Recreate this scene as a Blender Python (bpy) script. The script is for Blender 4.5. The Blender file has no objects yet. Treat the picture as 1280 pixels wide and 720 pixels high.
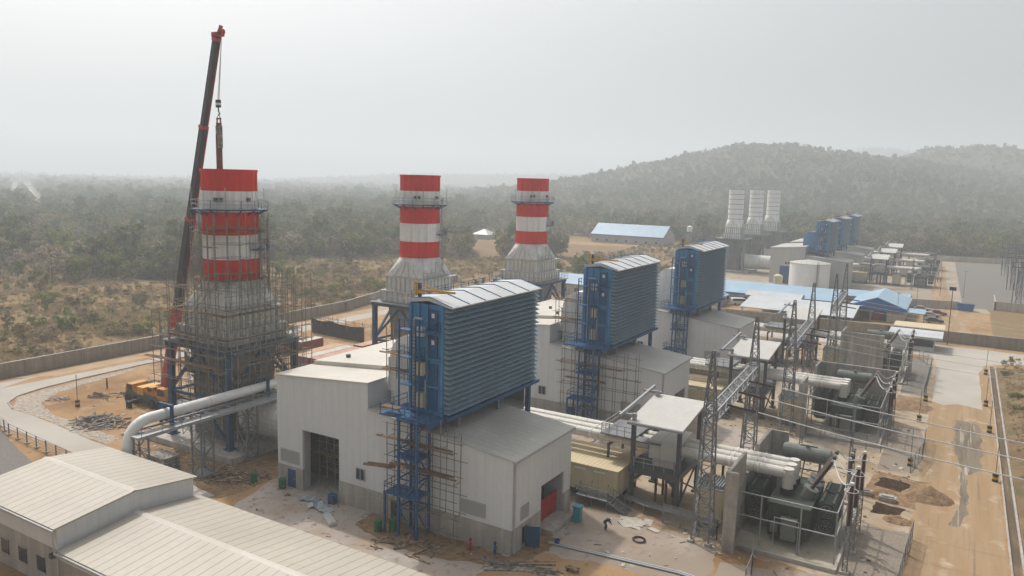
import bpy, math, random
from mathutils import Vector, Matrix, noise as mnoise
R = math.radians
random.seed(7)
sc = bpy.context.scene
COL = sc.collection

# ------------------------------------------------------------------ helpers
class MB:
    def __init__(s): s.v=[]; s.f=[]; s.mi=[]; s.m=0
    def add(s, vs, fs):
        n=len(s.v); s.v += [tuple(p) for p in vs]
        for f in fs: s.f.append([n+i for i in f]); s.mi.append(s.m)
        return s
    def box(s,x0,y0,z0,x1,y1,z1):
        return s.add([(x0,y0,z0),(x1,y0,z0),(x1,y1,z0),(x0,y1,z0),(x0,y0,z1),(x1,y0,z1),(x1,y1,z1),(x0,y1,z1)],
            [(0,3,2,1),(4,5,6,7),(0,1,5,4),(1,2,6,5),(2,3,7,6),(3,0,4,7)])
    def obox(s,c,d,rz=0,tilt=0):
        M=Matrix.Translation(c)@Matrix.Rotation(rz,4,'Z')@Matrix.Rotation(tilt,4,'X')
        h=[x/2 for x in d]
        vs=[M@Vector((a*h[0],b*h[1],e*h[2])) for e in(-1,1) for a,b in((-1,-1),(1,-1),(1,1),(-1,1))]
        return s.add(vs,[(0,3,2,1),(4,5,6,7),(0,1,5,4),(1,2,6,5),(2,3,7,6),(3,0,4,7)])
    def frame(s,p,q):
        d=(Vector(q)-Vector(p)); L=d.length or 1e-6; d=d/L
        up=Vector((0,0,1)) if abs(d.z)<.95 else Vector((1,0,0))
        a=d.cross(up).normalized(); b=a.cross(d)
        return a,b
    def bar(s,p,q,w,h=None):
        h=h or w; p=Vector(p);q=Vector(q); a,b=s.frame(p,q)
        o=[a*(i*w/2)+b*(j*h/2) for i,j in((-1,-1),(1,-1),(1,1),(-1,1))]
        return s.add([p+k for k in o]+[q+k for k in o],[(0,3,2,1),(4,5,6,7),(0,1,5,4),(1,2,6,5),(2,3,7,6),(3,0,4,7)])
    def tube(s,p,q,r,n=6,r2=None):
        r2=r if r2 is None else r2; p=Vector(p);q=Vector(q); a,b=s.frame(p,q)
        o=[a*math.cos(2*math.pi*i/n)+b*math.sin(2*math.pi*i/n) for i in range(n)]
        return s.add([p+k*r for k in o]+[q+k*r2 for k in o],
          [(i,(i+1)%n,n+(i+1)%n,n+i) for i in range(n)]+[tuple(range(n-1,-1,-1)),tuple(range(n,2*n))])
    def path(s,pts,r,n=8):
        pts=[Vector(p) for p in pts]; rings=[]
        a=None
        for i,p in enumerate(pts):
            d=((pts[min(i+1,len(pts)-1)]-pts[max(i-1,0)])).normalized()
            if a is None:
                up=Vector((0,0,1)) if abs(d.z)<.9 else Vector((1,0,0)); a=d.cross(up).normalized()
            a=(a-d*a.dot(d)).normalized(); b=a.cross(d)
            rings.append([p+(a*math.cos(2*math.pi*k/n)+b*math.sin(2*math.pi*k/n))*r for k in range(n)])
        vs=[v for g in rings for v in g]; fs=[]
        for i in range(len(rings)-1):
            for k in range(n): fs.append((i*n+k,i*n+(k+1)%n,(i+1)*n+(k+1)%n,(i+1)*n+k))
        fs+= [tuple(range(n-1,-1,-1)), tuple(range((len(rings)-1)*n,len(rings)*n))]
        return s.add(vs,fs)
    def ext(s,poly,vec):
        n=len(poly); v=Vector(vec); P=[Vector(p) for p in poly]
        return s.add(P+[p+v for p in P],[tuple(range(n-1,-1,-1)),tuple(range(n,2*n))]+[(i,(i+1)%n,n+(i+1)%n,n+i) for i in range(n)])
    def lathe(s,prof,c,n=32,cap=True,a0=0,a1=2*math.pi):
        full=abs(a1-a0-2*math.pi)<1e-6; m=n if full else n+1
        vs=[(c[0]+r*math.cos(a0+(a1-a0)*k/n),c[1]+r*math.sin(a0+(a1-a0)*k/n),z) for r,z in prof for k in range(m)]
        fs=[]
        for i in range(len(prof)-1):
            for k in range(n):
                k2=(k+1)%m; fs.append((i*m+k,i*m+k2,(i+1)*m+k2,(i+1)*m+k))
        if cap and full: fs+=[tuple(range(m-1,-1,-1)),tuple(range((len(prof)-1)*m,len(prof)*m))]
        return s.add(vs,fs)
    def rail(s,pts,z,h=1.1,step=1.5,r=.035,closed=False):
        pts=list(pts)+([pts[0]] if closed else [])
        for a,b in zip(pts,pts[1:]):
            L=math.hypot(b[0]-a[0],b[1]-a[1]); n=max(1,round(L/step))
            for t in (h,h*.55): s.bar((a[0],a[1],z+t),(b[0],b[1],z+t),r*1.6)
            for k in range(n+1):
                x=a[0]+(b[0]-a[0])*k/n; y=a[1]+(b[1]-a[1])*k/n; s.bar((x,y,z),(x,y,z+h+r),r*1.6)
        return s
    def lattice(s,p,q,w0,w1,n,r,rx=None):
        p=Vector(p);q=Vector(q); a,b=s.frame(p,q); rx=rx or r*.6
        def c(t,i,j): w=w0+(w1-w0)*t; return p+(q-p)*t+a*(i*w/2)+b*(j*w/2)
        cs=[(-1,-1),(1,-1),(1,1),(-1,1)]
        for i,j in cs: s.bar(c(0,i,j),c(1,i,j),r*2)
        for k in range(n):
            t0=k/n;t1=(k+1)/n
            for m in range(4):
                A=cs[m];B=cs[(m+1)%4]
                if (k+m)%2: A,B=B,A
                s.bar(c(t0,*A),c(t1,*B),rx*2); s.bar(c(t1,*A),c(t1,*B),rx*2)
        return s
    def build(s,name,mats,parent=None,smooth=False,loc=None):
        o0=Vector((0,0,0)); p=parent
        while p is not None: o0+=Vector(p.location); p=p.parent
        if loc is not None: o0=Vector(loc)
        me=bpy.data.meshes.new(name)
        me.from_pydata([(x-o0.x,y-o0.y,z-o0.z) for x,y,z in s.v],[],s.f)
        if not isinstance(mats,(list,tuple)): mats=[mats]
        for m in mats: me.materials.append(m)
        if len(mats)>1: me.polygons.foreach_set('material_index',s.mi)
        if smooth: me.polygons.foreach_set('use_smooth',[True]*len(s.f))
        me.update()
        o=bpy.data.objects.new(name,me); COL.objects.link(o)
        if parent is not None: o.parent=parent
        elif loc is not None: o.location=loc
        return o
def thing(name,label,cat,loc=(0,0,0),group=None):
    o=bpy.data.objects.new(name,None); COL.objects.link(o); o.location=loc; o.empty_display_size=.5
    return tag(o,label,cat,group)
def tag(o,label,cat,group=None):
    o['label']=label; o['category']=cat
    if group: o['group']=group
    return o
def struct(o,kind='structure'): o['kind']=kind; return o
def kids(o): return [c for c in bpy.data.objects if c.parent is o]
def copy_tree(root,d,label=None,kmap=None):
    km={}
    for c in bpy.data.objects:
        if c.parent is not None: km.setdefault(c.parent.name,[]).append(c)
    def rec(o,par):
        c=o.copy(); COL.objects.link(c)
        if par is not None: c.parent=par
        for ch in km.get(o.name,[]): rec(ch,c)
        return c
    c=rec(root,None); c.location=Vector(root.location)+Vector(d)
    if label: c['label']=label
    return c

# ------------------------------------------------------------------ materials
def mat(name,col,rough=.7,metal=0.,n1=(3.,.12),n2=(.25,.12),streak=0.,seams=(),bump=0.,stain=None,spec=.28):
    m=bpy.data.materials.new(name); m.use_nodes=True; nt=m.node_tree; N=nt.nodes; L=nt.links
    b=N['Principled BSDF']; b.inputs['Roughness'].default_value=rough; b.inputs['Metallic'].default_value=metal
    if spec is not None: b.inputs['Specular IOR Level'].default_value=spec
    tc=N.new('ShaderNodeTexCoord'); 
    cur=None
    def mul(f):
        nonlocal cur
        mx=N.new('ShaderNodeMix'); mx.data_type='RGBA'; mx.blend_type='MULTIPLY'; mx.inputs[0].default_value=1
        if cur is None: mx.inputs[6].default_value=(*col,1)
        else: L.new(cur,mx.inputs[6])
        L.new(f,mx.inputs[7]); cur=mx.outputs[2]
    def noise(scale,amt,vec=None,det=5):
        t=N.new('ShaderNodeTexNoise'); t.inputs['Scale'].default_value=scale; t.inputs['Detail'].default_value=det
        L.new(vec or tc.outputs['Object'],t.inputs['Vector'])
        mr=N.new('ShaderNodeMapRange'); mr.inputs[1].default_value=.3; mr.inputs[2].default_value=.7
        mr.inputs[3].default_value=1-amt; mr.inputs[4].default_value=1+amt*.6
        L.new(t.outputs['Fac'],mr.inputs[0]); return mr.outputs[0]
    if n1: mul(noise(*n1))
    if n2: mul(noise(*n2))
    if streak:
        mp=N.new('ShaderNodeMapping'); mp.inputs['Scale'].default_value=(1,1,.08); L.new(tc.outputs['Object'],mp.inputs[0])
        mul(noise(1.6,streak,mp.outputs[0],6))
    if stain:
        t=N.new('ShaderNodeTexNoise'); t.inputs['Scale'].default_value=stain[0]; t.inputs['Detail'].default_value=7
        t.inputs['Roughness'].default_value=.65
        L.new(tc.outputs['Object'],t.inputs['Vector'])
        mr=N.new('ShaderNodeMapRange'); mr.inputs[1].default_value=stain[2]; mr.inputs[2].default_value=stain[2]+.12; L.new(t.outputs['Fac'],mr.inputs[0])
        mx=N.new('ShaderNodeMix'); mx.data_type='RGBA'; L.new(mr.outputs[0],mx.inputs[0])
        if cur is None: mx.inputs[6].default_value=(*col,1)
        else: L.new(cur,mx.inputs[6])
        mx.inputs[7].default_value=(*stain[1],1); cur=mx.outputs[2]
    if seams:
        sp=N.new('ShaderNodeSeparateXYZ'); L.new(tc.outputs['Object'],sp.inputs[0])
        gm=N.new('ShaderNodeNewGeometry'); sn=N.new('ShaderNodeSeparateXYZ'); L.new(gm.outputs['True Normal'],sn.inputs[0])
        for ax,per,w,dk,guard in seams:
            i='xyz'.index(ax)
            a=N.new('ShaderNodeMath'); a.operation='DIVIDE'; L.new(sp.outputs[i],a.inputs[0]); a.inputs[1].default_value=per
            fr=N.new('ShaderNodeMath'); fr.operation='FRACT'; L.new(a.outputs[0],fr.inputs[0])
            lt=N.new('ShaderNodeMath'); lt.operation='LESS_THAN'; L.new(fr.outputs[0],lt.inputs[0]); lt.inputs[1].default_value=w/per
            ab=N.new('ShaderNodeMath'); ab.operation='ABSOLUTE'; L.new(sn.outputs[i],ab.inputs[0])
            g=N.new('ShaderNodeMath'); g.operation='LESS_THAN'; L.new(ab.outputs[0],g.inputs[0]); g.inputs[1].default_value=guard
            an=N.new('ShaderNodeMath'); an.operation='MULTIPLY'; L.new(lt.outputs[0],an.inputs[0]); L.new(g.outputs[0],an.inputs[1])
            mr=N.new('ShaderNodeMapRange'); mr.inputs[3].default_value=1; mr.inputs[4].default_value=dk; L.new(an.outputs[0],mr.inputs[0])
            mul(mr.outputs[0])
    if cur is None: b.inputs['Base Color'].default_value=(*col,1)
    else: L.new(cur,b.inputs['Base Color'])
    if bump:
        t=N.new('ShaderNodeTexNoise'); t.inputs['Scale'].default_value=bump[0]; t.inputs['Detail'].default_value=6; L.new(tc.outputs['Object'],t.inputs['Vector'])
        bp=N.new('ShaderNodeBump'); bp.inputs['Strength'].default_value=bump[1]; bp.inputs['Distance'].default_value=bump[2]; L.new(t.outputs['Fac'],bp.inputs['Height']); L.new(bp.outputs[0],b.inputs['Normal'])
    return m
def patchmat(name,layers,rough=.95,bump=None):
    """layers: [(col)], then (col, scale, lo, hi, detail, offset) mixed over with noise masks"""
    m=bpy.data.materials.new(name); m.use_nodes=True; nt=m.node_tree; N=nt.nodes; L=nt.links
    b=N['Principled BSDF']; b.inputs['Roughness'].default_value=rough; b.inputs['Specular IOR Level'].default_value=.04
    tc=N.new('ShaderNodeTexCoord'); rgb=N.new('ShaderNodeRGB'); rgb.outputs[0].default_value=(*layers[0],1); cur=rgb.outputs[0]
    for k,ly in enumerate(layers[1:]):
        col,scl,lo,hi,det=ly[:5]; st=ly[5] if len(ly)>5 else (1,1,1)
        mp=N.new('ShaderNodeMapping'); mp.inputs['Location'].default_value=(13.7*k,7.1*k,3*k); mp.inputs['Scale'].default_value=st; L.new(tc.outputs['Object'],mp.inputs[0])
        t=N.new('ShaderNodeTexNoise'); t.inputs['Scale'].default_value=scl; t.inputs['Detail'].default_value=det; t.inputs['Roughness'].default_value=.6; L.new(mp.outputs[0],t.inputs['Vector'])
        mr=N.new('ShaderNodeMapRange'); mr.inputs[1].default_value=lo; mr.inputs[2].default_value=hi; L.new(t.outputs['Fac'],mr.inputs[0])
        mx=N.new('ShaderNodeMix'); mx.data_type='RGBA'; L.new(mr.outputs[0],mx.inputs[0]); L.new(cur,mx.inputs[6]); mx.inputs[7].default_value=(*col,1); cur=mx.outputs[2]
    L.new(cur,b.inputs['Base Color'])
    if bump:
        t=N.new('ShaderNodeTexNoise'); t.inputs['Scale'].default_value=bump[0]; t.inputs['Detail'].default_value=8; L.new(tc.outputs['Object'],t.inputs['Vector'])
        bp=N.new('ShaderNodeBump'); bp.inputs['Strength'].default_value=bump[1]; bp.inputs['Distance'].default_value=bump[2]; L.new(t.outputs['Fac'],bp.inputs['Height']); L.new(bp.outputs[0],b.inputs['Normal'])
    return m
CLAD=mat('cladding',(.65,.655,.65),.55,n1=(1.5,.03),n2=(.12,.05),streak=.05,seams=[('x',1.0,.035,.86,.5),('y',1.0,.035,.86,.5)],stain=(.5,(.58,.57,.54),.62))
CONC=mat('concrete',(.40,.37,.33),.9,n1=(4,.10),n2=(.4,.15),streak=.2,bump=(6,.3,.03))
ROOF=mat('roof_sheet_cream',(.55,.51,.445),.5,n1=(2,.05),n2=(.15,.10),seams=[('y',1.1,.09,.8,.5)],stain=(.35,(.50,.44,.34),.66))
ROOFX=mat('workshop_roof_sheet',(.43,.39,.325),.5,n1=(2,.05),n2=(.15,.10),seams=[('x',1.05,.13,.66,.5),('x',.35,.03,.90,.5)],stain=(.3,(.39,.34,.27),.60))
LOWROOF=mat('roof_sheet_grey',(.44,.43,.39),.55,n1=(2,.06),n2=(.2,.15),seams=[('y',.9,.08,.78,.5)],stain=(.4,(.52,.49,.43),.60))
TRIM=mat('trim_grey',(.42,.42,.41),.5)
BLUE=mat('blue_steel',(.022,.095,.22),.45,n1=(2,.12),n2=(.3,.15),streak=.15)
BLUEL=mat('blue_panel',(.055,.225,.43),.45,n1=(2,.08),n2=(.3,.12),streak=.2,seams=[('x',.8,.04,.7,.5),('y',.8,.04,.7,.5),('z',3.,.06,.8,.5)])
NAVY=mat('navy_steel',(.022,.070,.145),.5,n1=(2,.1),n2=(.3,.15),streak=.15)
HOOD=mat('hood_sheet',(.22,.32,.40),.42,n1=(2,.05),n2=(.25,.12),streak=.10)
HROOF=mat('filter_roof',(.50,.515,.52),.45,n1=(2,.06),n2=(.2,.1),stain=(.5,(.42,.38,.31),.58))
RED=mat('stack_red',(.64,.024,.008),.55,n1=(1.5,.06),n2=(.3,.12),streak=.14,spec=.12)
WHITE=mat('stack_white',(.78,.77,.75),.55,n1=(1.5,.06),n2=(.3,.1),streak=.2)
SGREY=mat('stack_grey',(.66,.655,.62),.55,n1=(1.5,.08),n2=(.3,.12),streak=.22)
RIB=mat('stiffener_shade_grey',(.50,.49,.46),.55,n1=(1.5,.08),n2=(.3,.12),streak=.2)  # stack grey darkened, painting in the shadow lines of the ribs
HOPP=mat('hopper_grey',(.22,.22,.215),.6,n1=(1.5,.1),n2=(.3,.15),streak=.25)
GALV=mat('galvanised',(.34,.35,.36),.5,.3,n1=(5,.1),n2=None)
GALVD=mat('galvanised_dull',(.20,.205,.21),.6,.2,n1=(5,.1),n2=None)
SCAF=mat('scaffold_tube',(.24,.21,.17),.6,.2,n1=(3,.25),n2=None)
PLANK=mat('scaffold_plank',(.20,.125,.07),.9,n1=(4,.3),n2=(.8,.3))
PIPEW=mat('pipe_white',(.70,.69,.66),.4,n1=(1,.05),n2=(.3,.06),seams=[('y',6.,.08,.7,.5)])
BUSW=mat('bus_duct_white',(.60,.575,.52),.4,n1=(1,.05),n2=(.3,.06),seams=[('x',3.,.10,.75,.5)])
CREAM=mat('cream_panel',(.58,.50,.33),.55,n1=(2,.05),n2=(.4,.08),streak=.12,seams=[('x',1.2,.04,.75,.5),('y',1.2,.04,.75,.5)])
CREAMR=mat('cream_roof',(.60,.50,.32),.5,n1=(2,.05),n2=(.4,.08),seams=[('x',.5,.1,.78,.5)])
TGREEN=mat('transformer_green',(.055,.072,.055),.45,n1=(3,.1),n2=(.4,.12),streak=.12)
TGREENL=mat('tank_green',(.175,.19,.17),.4,n1=(2,.08),n2=(.4,.12),streak=.15)
BLACK=mat('black',(.02,.02,.02),.5,n1=None,n2=None)
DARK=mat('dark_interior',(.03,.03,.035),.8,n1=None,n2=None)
STEELD=mat('dark_steel',(.085,.095,.105),.5,.2,n1=(3,.1),n2=None)
BROWN=mat('porcelain_brown',(.055,.028,.02),.6,n1=None,n2=None)
WIRE=mat('conductor',(.60,.60,.59),.5,0,n1=None,n2=None)
YELL=mat('yellow_paint',(.60,.32,.03),.45,n1=(3,.1),n2=None)
ORANGE=mat('orange_yellow',(.50,.215,.025),.5,n1=(2,.1),n2=(.5,.12),streak=.1)
CRED=mat('crane_red',(.45,.02,.025),.45,n1=(2,.1),n2=None)
CDARK=mat('crane_boom_dark',(.035,.03,.032),.5,n1=(2,.1),n2=None)
RUST=mat('rust',(.22,.09,.045),.8,n1=(5,.3),n2=(1,.25))
BLOCKW=mat('boundary_block',(.30,.255,.20),.95,n1=(3,.12),n2=(.2,.15),streak=.2,seams=[('z',.25,.02,.8,.5)],bump=(8,.3,.03))
COPING=mat('coping',(.42,.39,.35),.9)
FCONC=mat('formed_concrete',(.36,.335,.30),.9,n1=(3,.12),n2=(.5,.18),streak=.3,seams=[('z',1.25,.04,.75,.5)],bump=(5,.3,.03),stain=(.6,(.24,.22,.20),.62))
BROOF=mat('blue_roof_sheet',(.29,.42,.53),.45,n1=(1.5,.06),n2=(.2,.1),seams=[('x',1.,.08,.85,.5)])
BTRIM=mat('blue_fascia',(.03,.13,.36),.5,n1=(2,.1),n2=None)
GROOF=mat('grey_roof_sheet',(.48,.50,.51),.5,n1=(1.5,.08),n2=(.15,.14),seams=[('x',1.,.08,.85,.5)])
REND=mat('render_wall',(.50,.46,.40),.9,n1=(2,.08),n2=(.3,.14),streak=.2)
TANKW=mat('tank_white',(.78,.78,.77),.45,n1=(1,.03),n2=(.2,.04),streak=.05,seams=[('z',2.,.05,.88,.5)])
TIMBER=mat('timber',(.27,.19,.12),.9,n1=(2.2,.7),n2=(.8,.4))
SCRAP=mat('scrap_grey',(.27,.24,.205),.85,n1=(2.2,.75),n2=(.7,.4))
CRST=mat('container_red',(.26,.06,.04),.6,n1=(2,.15),n2=(.4,.25),seams=[('x',.4,.12,.7,.5),('y',.4,.12,.7,.5)])
CGRY=mat('container_grey',(.40,.41,.42),.6,n1=(2,.12),n2=(.4,.2),seams=[('x',.4,.12,.75,.5),('y',.4,.12,.75,.5)])
CTOPA=mat('container_top_rust',(.50,.31,.19),.8,n1=(2,.12),n2=(.4,.2),seams=[('y',.5,.1,.85,.5)])
CTOPB=mat('container_top_pink',(.48,.29,.22),.8,n1=(2,.12),n2=(.4,.2),seams=[('y',.5,.1,.85,.5)])
CTOPC=mat('container_top_pale',(.50,.46,.40),.8,n1=(2,.12),n2=(.4,.2),seams=[('y',.5,.1,.85,.5)])
TARP=mat('shade_net',(.045,.042,.042),.9,n1=(2,.3),n2=(.3,.35))
GLASS=mat('window_glass',(.03,.04,.05),.15,n1=None,n2=None)
GREENB=mat('drum_green',(.02,.13,.05),.5,n1=(3,.1),n2=None)
BLUEB=mat('drum_blue',(.02,.07,.22),.5,n1=(3,.1),n2=None)
TEAL=mat('cabinet_teal',(.03,.25,.30),.5,n1=(3,.1),n2=None)
DOORR=mat('door_red',(.36,.02,.02),.5,n1=(3,.1),n2=None)
DOORB=mat('door_blue',(.02,.075,.17),.5,n1=(3,.1),n2=None)
VENT=mat('vent_grey',(.42,.41,.40),.6,n1=None,n2=None,seams=[('z',.12,.05,.55,.5)])
ALUM=mat('roof_offcut',(.45,.50,.54),.35,.3,n1=(3,.15),n2=None)
SHWHITE=mat('shelter_roof_white',(.50,.485,.45),.45,n1=(2,.05),n2=(.3,.08),seams=[('y',.45,.07,.85,.5)])
TYRE=mat('tyre',(.02,.02,.02),.9,n1=None,n2=None)
SKIN=mat('skin',(.10,.05,.03),.6,n1=None,n2=None)
CLO_O=mat('overall_orange',(.30,.10,.05),.9,n1=None,n2=None)
CLO_D=mat('overall_navy',(.02,.025,.045),.9,n1=None,n2=None)
HELM=mat('helmet_white',(.7,.7,.7),.4,n1=None,n2=None)
NET=bpy.data.materials.new('chain_link'); NET.use_nodes=True
def _net(m):
    nt=m.node_tree;N=nt.nodes;L=nt.links; b=N['Principled BSDF']; b.inputs['Base Color'].default_value=(.36,.36,.35,1); b.inputs['Roughness'].default_value=.6
    b.inputs['Alpha'].default_value=.22
_net(NET)

# ------------------------------------------------------------------ setting: terrain
GROUND=patchmat('scrubland',[(.215,.145,.075),((.25,.172,.092),.02,.46,.64,6),((.21,.145,.085),.035,.5,.66,6),((.15,.135,.065),.028,.56,.68,8),((.19,.15,.085),.15,.52,.7,6)],bump=(.6,.6,.25))
FLOOR=patchmat('hill_soil',[(.115,.105,.065),((.145,.125,.08),.01,.45,.65,7),((.08,.085,.05),.02,.5,.62,7)])
SAND=patchmat('sandy_soil',[(.325,.20,.098),((.38,.255,.145),.05,.42,.62,7),((.23,.135,.068),.08,.50,.66,9),((.40,.32,.235),.3,.55,.75,8),((.17,.105,.06),.9,.58,.72,9),((.20,.125,.07),2.5,.6,.7,9)],bump=(1.2,.6,.12))
APRON=patchmat('concrete_apron',[(.365,.315,.275),((.43,.38,.335),.07,.42,.62,7),((.34,.265,.20),.13,.50,.66,9),((.45,.33,.23),.22,.56,.70,9),((.21,.175,.15),1.1,.55,.68,9),((.29,.235,.185),.035,.5,.6,6),((.47,.43,.39),.5,.62,.72,9)],.9,bump=(2,.35,.05))
ROADC=patchmat('road_concrete',[(.385,.35,.305),((.43,.395,.35),.08,.42,.62,6),((.44,.36,.27),.12,.55,.75,8),((.38,.32,.26),.9,.64,.8,8)],.9,bump=(2,.3,.03))
DIRT=patchmat('dirt_road_soil',[(.31,.21,.118),((.355,.255,.16),.12,.42,.6,7,(4,.2,1)),((.28,.195,.12),.16,.52,.68,8,(3,.2,1)),((.22,.165,.11),.35,.57,.68,9,(5,.12,1)),((.25,.18,.12),1.3,.6,.75,9),((.48,.385,.285),.4,.58,.75,8)],bump=(1.5,.5,.08))
WETP=patchmat('damp_dirt',[(.20,.165,.12),((.14,.115,.085),.5,.45,.6,8,(2,.2,1)),((.40,.35,.29),.6,.56,.64,8,(4,.12,1))],.75)
GRAV=patchmat('gravel_chips',[(.235,.20,.16),((.29,.25,.205),3.5,.4,.6,6),((.17,.145,.12),6,.5,.65,6),((.22,.175,.125),.1,.5,.7,6)],bump=(9,.6,.05))
GRAVG=patchmat('grey_gravel_chips',[(.175,.16,.145),((.21,.195,.175),3.5,.4,.6,6),((.135,.125,.115),6,.5,.65,6)],bump=(9,.6,.05))
SOIL=patchmat('dug_soil',[(.22,.145,.085),((.30,.205,.125),.9,.45,.62,8),((.13,.075,.04),1.4,.55,.7,8)],bump=(3,.8,.2))

def sheet(name,pts,z,m,jit=0,seg=1.0):
    P=[]
    n=len(pts)
    for i in range(n):
        a=Vector(pts[i]);b=Vector(pts[(i+1)%n]); k=max(1,int((b-a).length/seg)) if jit else 1
        for t in range(k):
            p=a+(b-a)*(t/k)
            if jit:
                q=mnoise.noise_vector(Vector((p.x*.35,p.y*.35,z*99)))+.5*mnoise.noise_vector(Vector((p.x*1.3,p.y*1.3,z*50)))
                p=p+Vector((q.x,q.y))*jit
            P.append((p.x,p.y,z))
    mb=MB(); mb.add(P,[tuple(range(len(P)))])
    o=mb.build(name,m); return struct(o)
# ground sheet
gb=MB(); gb.add([(-4800,-250,0),(2900,-250,0),(2900,5800,0),(-4800,5800,0)],[(0,1,2,3)])
struct(gb.build('ground',GROUND))
# camera maths (the hills are laid out by bearing seen from the aerial viewpoint's ground point)
FPX=953.14; PITCH=.140502; ROLL=.024652; YAW=-.533646; CAMZ=36.0
def cam_axes():
    cp,sp=math.cos(PITCH),math.sin(PITCH)
    fw=Vector((math.sin(YAW)*cp,math.cos(YAW)*cp,-sp)); rt=Vector((math.cos(YAW),-math.sin(YAW),0)); up=rt.cross(fw)
    return math.cos(ROLL)*rt+math.sin(ROLL)*up, -math.sin(ROLL)*rt+math.cos(ROLL)*up, fw
CR,CU,CF=cam_axes()
def bearing(px):
    d=(px-640)/FPX*CR+CF; return math.atan2(d.x,d.y)
def interp(t,xs,ys):
    if t<=xs[0]: return ys[0]
    for i in range(1,len(xs)):
        if t<=xs[i]:
            u=(t-xs[i-1])/(xs[i]-xs[i-1]); u=u*u*(3-2*u)*.5+u*.5; return ys[i-1]+(ys[i]-ys[i-1])*u
    return ys[-1]
H1x=[bearing(p) for p in (420,560,640,720,800,860,920,980,1040,1110,1200,1290,1400)]
H1y=[0,8,20,40,60,80,95,97,90,80,62,44,34]
H2x=[bearing(p) for p in (900,960,1020,1070,1110,1150,1200,1280,1500)]
H2y=[0,16,44,76,94,117,115,109,95]
H3x=[bearing(p) for p in (300,430,560,700,960,1030,1070,1110,1180,1400)]
H3y=[0,30,48,60,90,150,192,186,120,60]
def ss(u): u=max(0,min(1,u)); return u*u*(3-2*u)
def hill(x,y):
    r=math.hypot(x,y); a=math.atan2(x,y)
    if r<480: return -1.
    nz=mnoise.fractal(Vector((x*.004,y*.004,0)),1.,2.,5)
    nz2=mnoise.fractal(Vector((x*.0016,y*.0016,7)),1.,2.,4)
    h=0
    for hx,hy,r0,r1,r2 in ((H1x,H1y,560,1300,2000),(H2x,H2y,1100,1600,2300),(H3x,H3y,2500,3300,4300)):
        c=interp(a,hx,hy); w=ss((r-r0)/(r1-r0)) if r<r1 else 1-ss((r-r1)/(r2-r1))
        w=w**1.15
        v=c*w*(1+.07*nz+.22*nz2*(1-ss((r-r0)/(r1-r0))))+ (5*nz if w>.3 else 0)
        h=max(h,v)
    return h-1+ .0*nz
hb=MB(); NA,NR=220,90; A0,A1=bearing(-150),bearing(1650)
rs=[480*(4500/480)**(j/NR) for j in range(NR+1)]
vs=[]
for j in range(NR+1):
    for i in range(NA+1):
        a=A0+(A1-A0)*i/NA; x=rs[j]*math.sin(a); y=rs[j]*math.cos(a)
        x=max(-4700,min(2800,x)); y=max(-200,min(5700,y)); vs.append((x,y,hill(x,y)))
fs=[(j*(NA+1)+i,j*(NA+1)+i+1,(j+1)*(NA+1)+i+1,(j+1)*(NA+1)+i) for j in range(NR) for i in range(NA)]
hb.add(vs,fs); struct(hb.build('hills',FLOOR,smooth=True))

# yard, roads, pads
sheet('sandy_yard',[(-139,28),(24,28),(24,206),(8.5,206),(8.5,268),(-92,268),(-92,214),(-139,212)],.02,SAND)
sheet('old_plant_yard',[(-95,262),(8.5,266),(8.5,440),(-30,462),(-96,440)],.022,patchmat('old_yard_soil',[(.30,.25,.19),((.37,.32,.255),.06,.42,.62,7),((.22,.17,.12),.1,.52,.7,8),((.30,.27,.24),.3,.55,.7,8)]),1.5,4)
sheet('compacted_yard',[(-33.5,73),(-18,72.5),(-7,73),(-2.2,88),(-2,104),(-2.4,186),(-34,188)],.024,patchmat('compacted_soil',[(.36,.285,.20),((.43,.36,.275),.09,.42,.6,7),((.28,.195,.12),.12,.5,.66,9),((.20,.14,.09),.8,.58,.72,9),((.42,.36,.29),.5,.6,.72,9)],bump=(2,.5,.08)),.8,1)
sheet('concrete_apron',[(-64,47),(-20,47),(-17,60),(-18.5,73),(-34,74),(-36,99),(-66,101),(-68,60)],.028,APRON,.5)
sheet('concrete_apron',[(-33,98),(-19,98),(-18,107),(-20,112),(-34,113),(-35,140),(-66,142),(-67,101),(-36,101)],.030,APRON,.6)
sheet('concrete_apron',[(-33,140),(-8,141),(-8,150),(-34,160),(-35,200),(-66,202),(-66,144),(-36,142)],.032,APRON,.6)
sheet('dug_strip',[(-52.5,60),(-52,57),(-47,55.2),(-41,55.6),(-35,57.4),(-32.8,58.6),(-32.5,66),(-34.7,66),(-34.7,60)],.034,SOIL,.7,.6)
sheet('dug_strip',[(-36,55),(-30,57),(-21,60.5),(-17,62),(-17.5,64.8),(-24,63.8),(-33,62)],.033,SAND,.6,.8)
sheet('concrete_apron',[(-17,64.5),(-8,66),(-7.4,73.5),(-17.5,70)],.031,APRON,.3)
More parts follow.
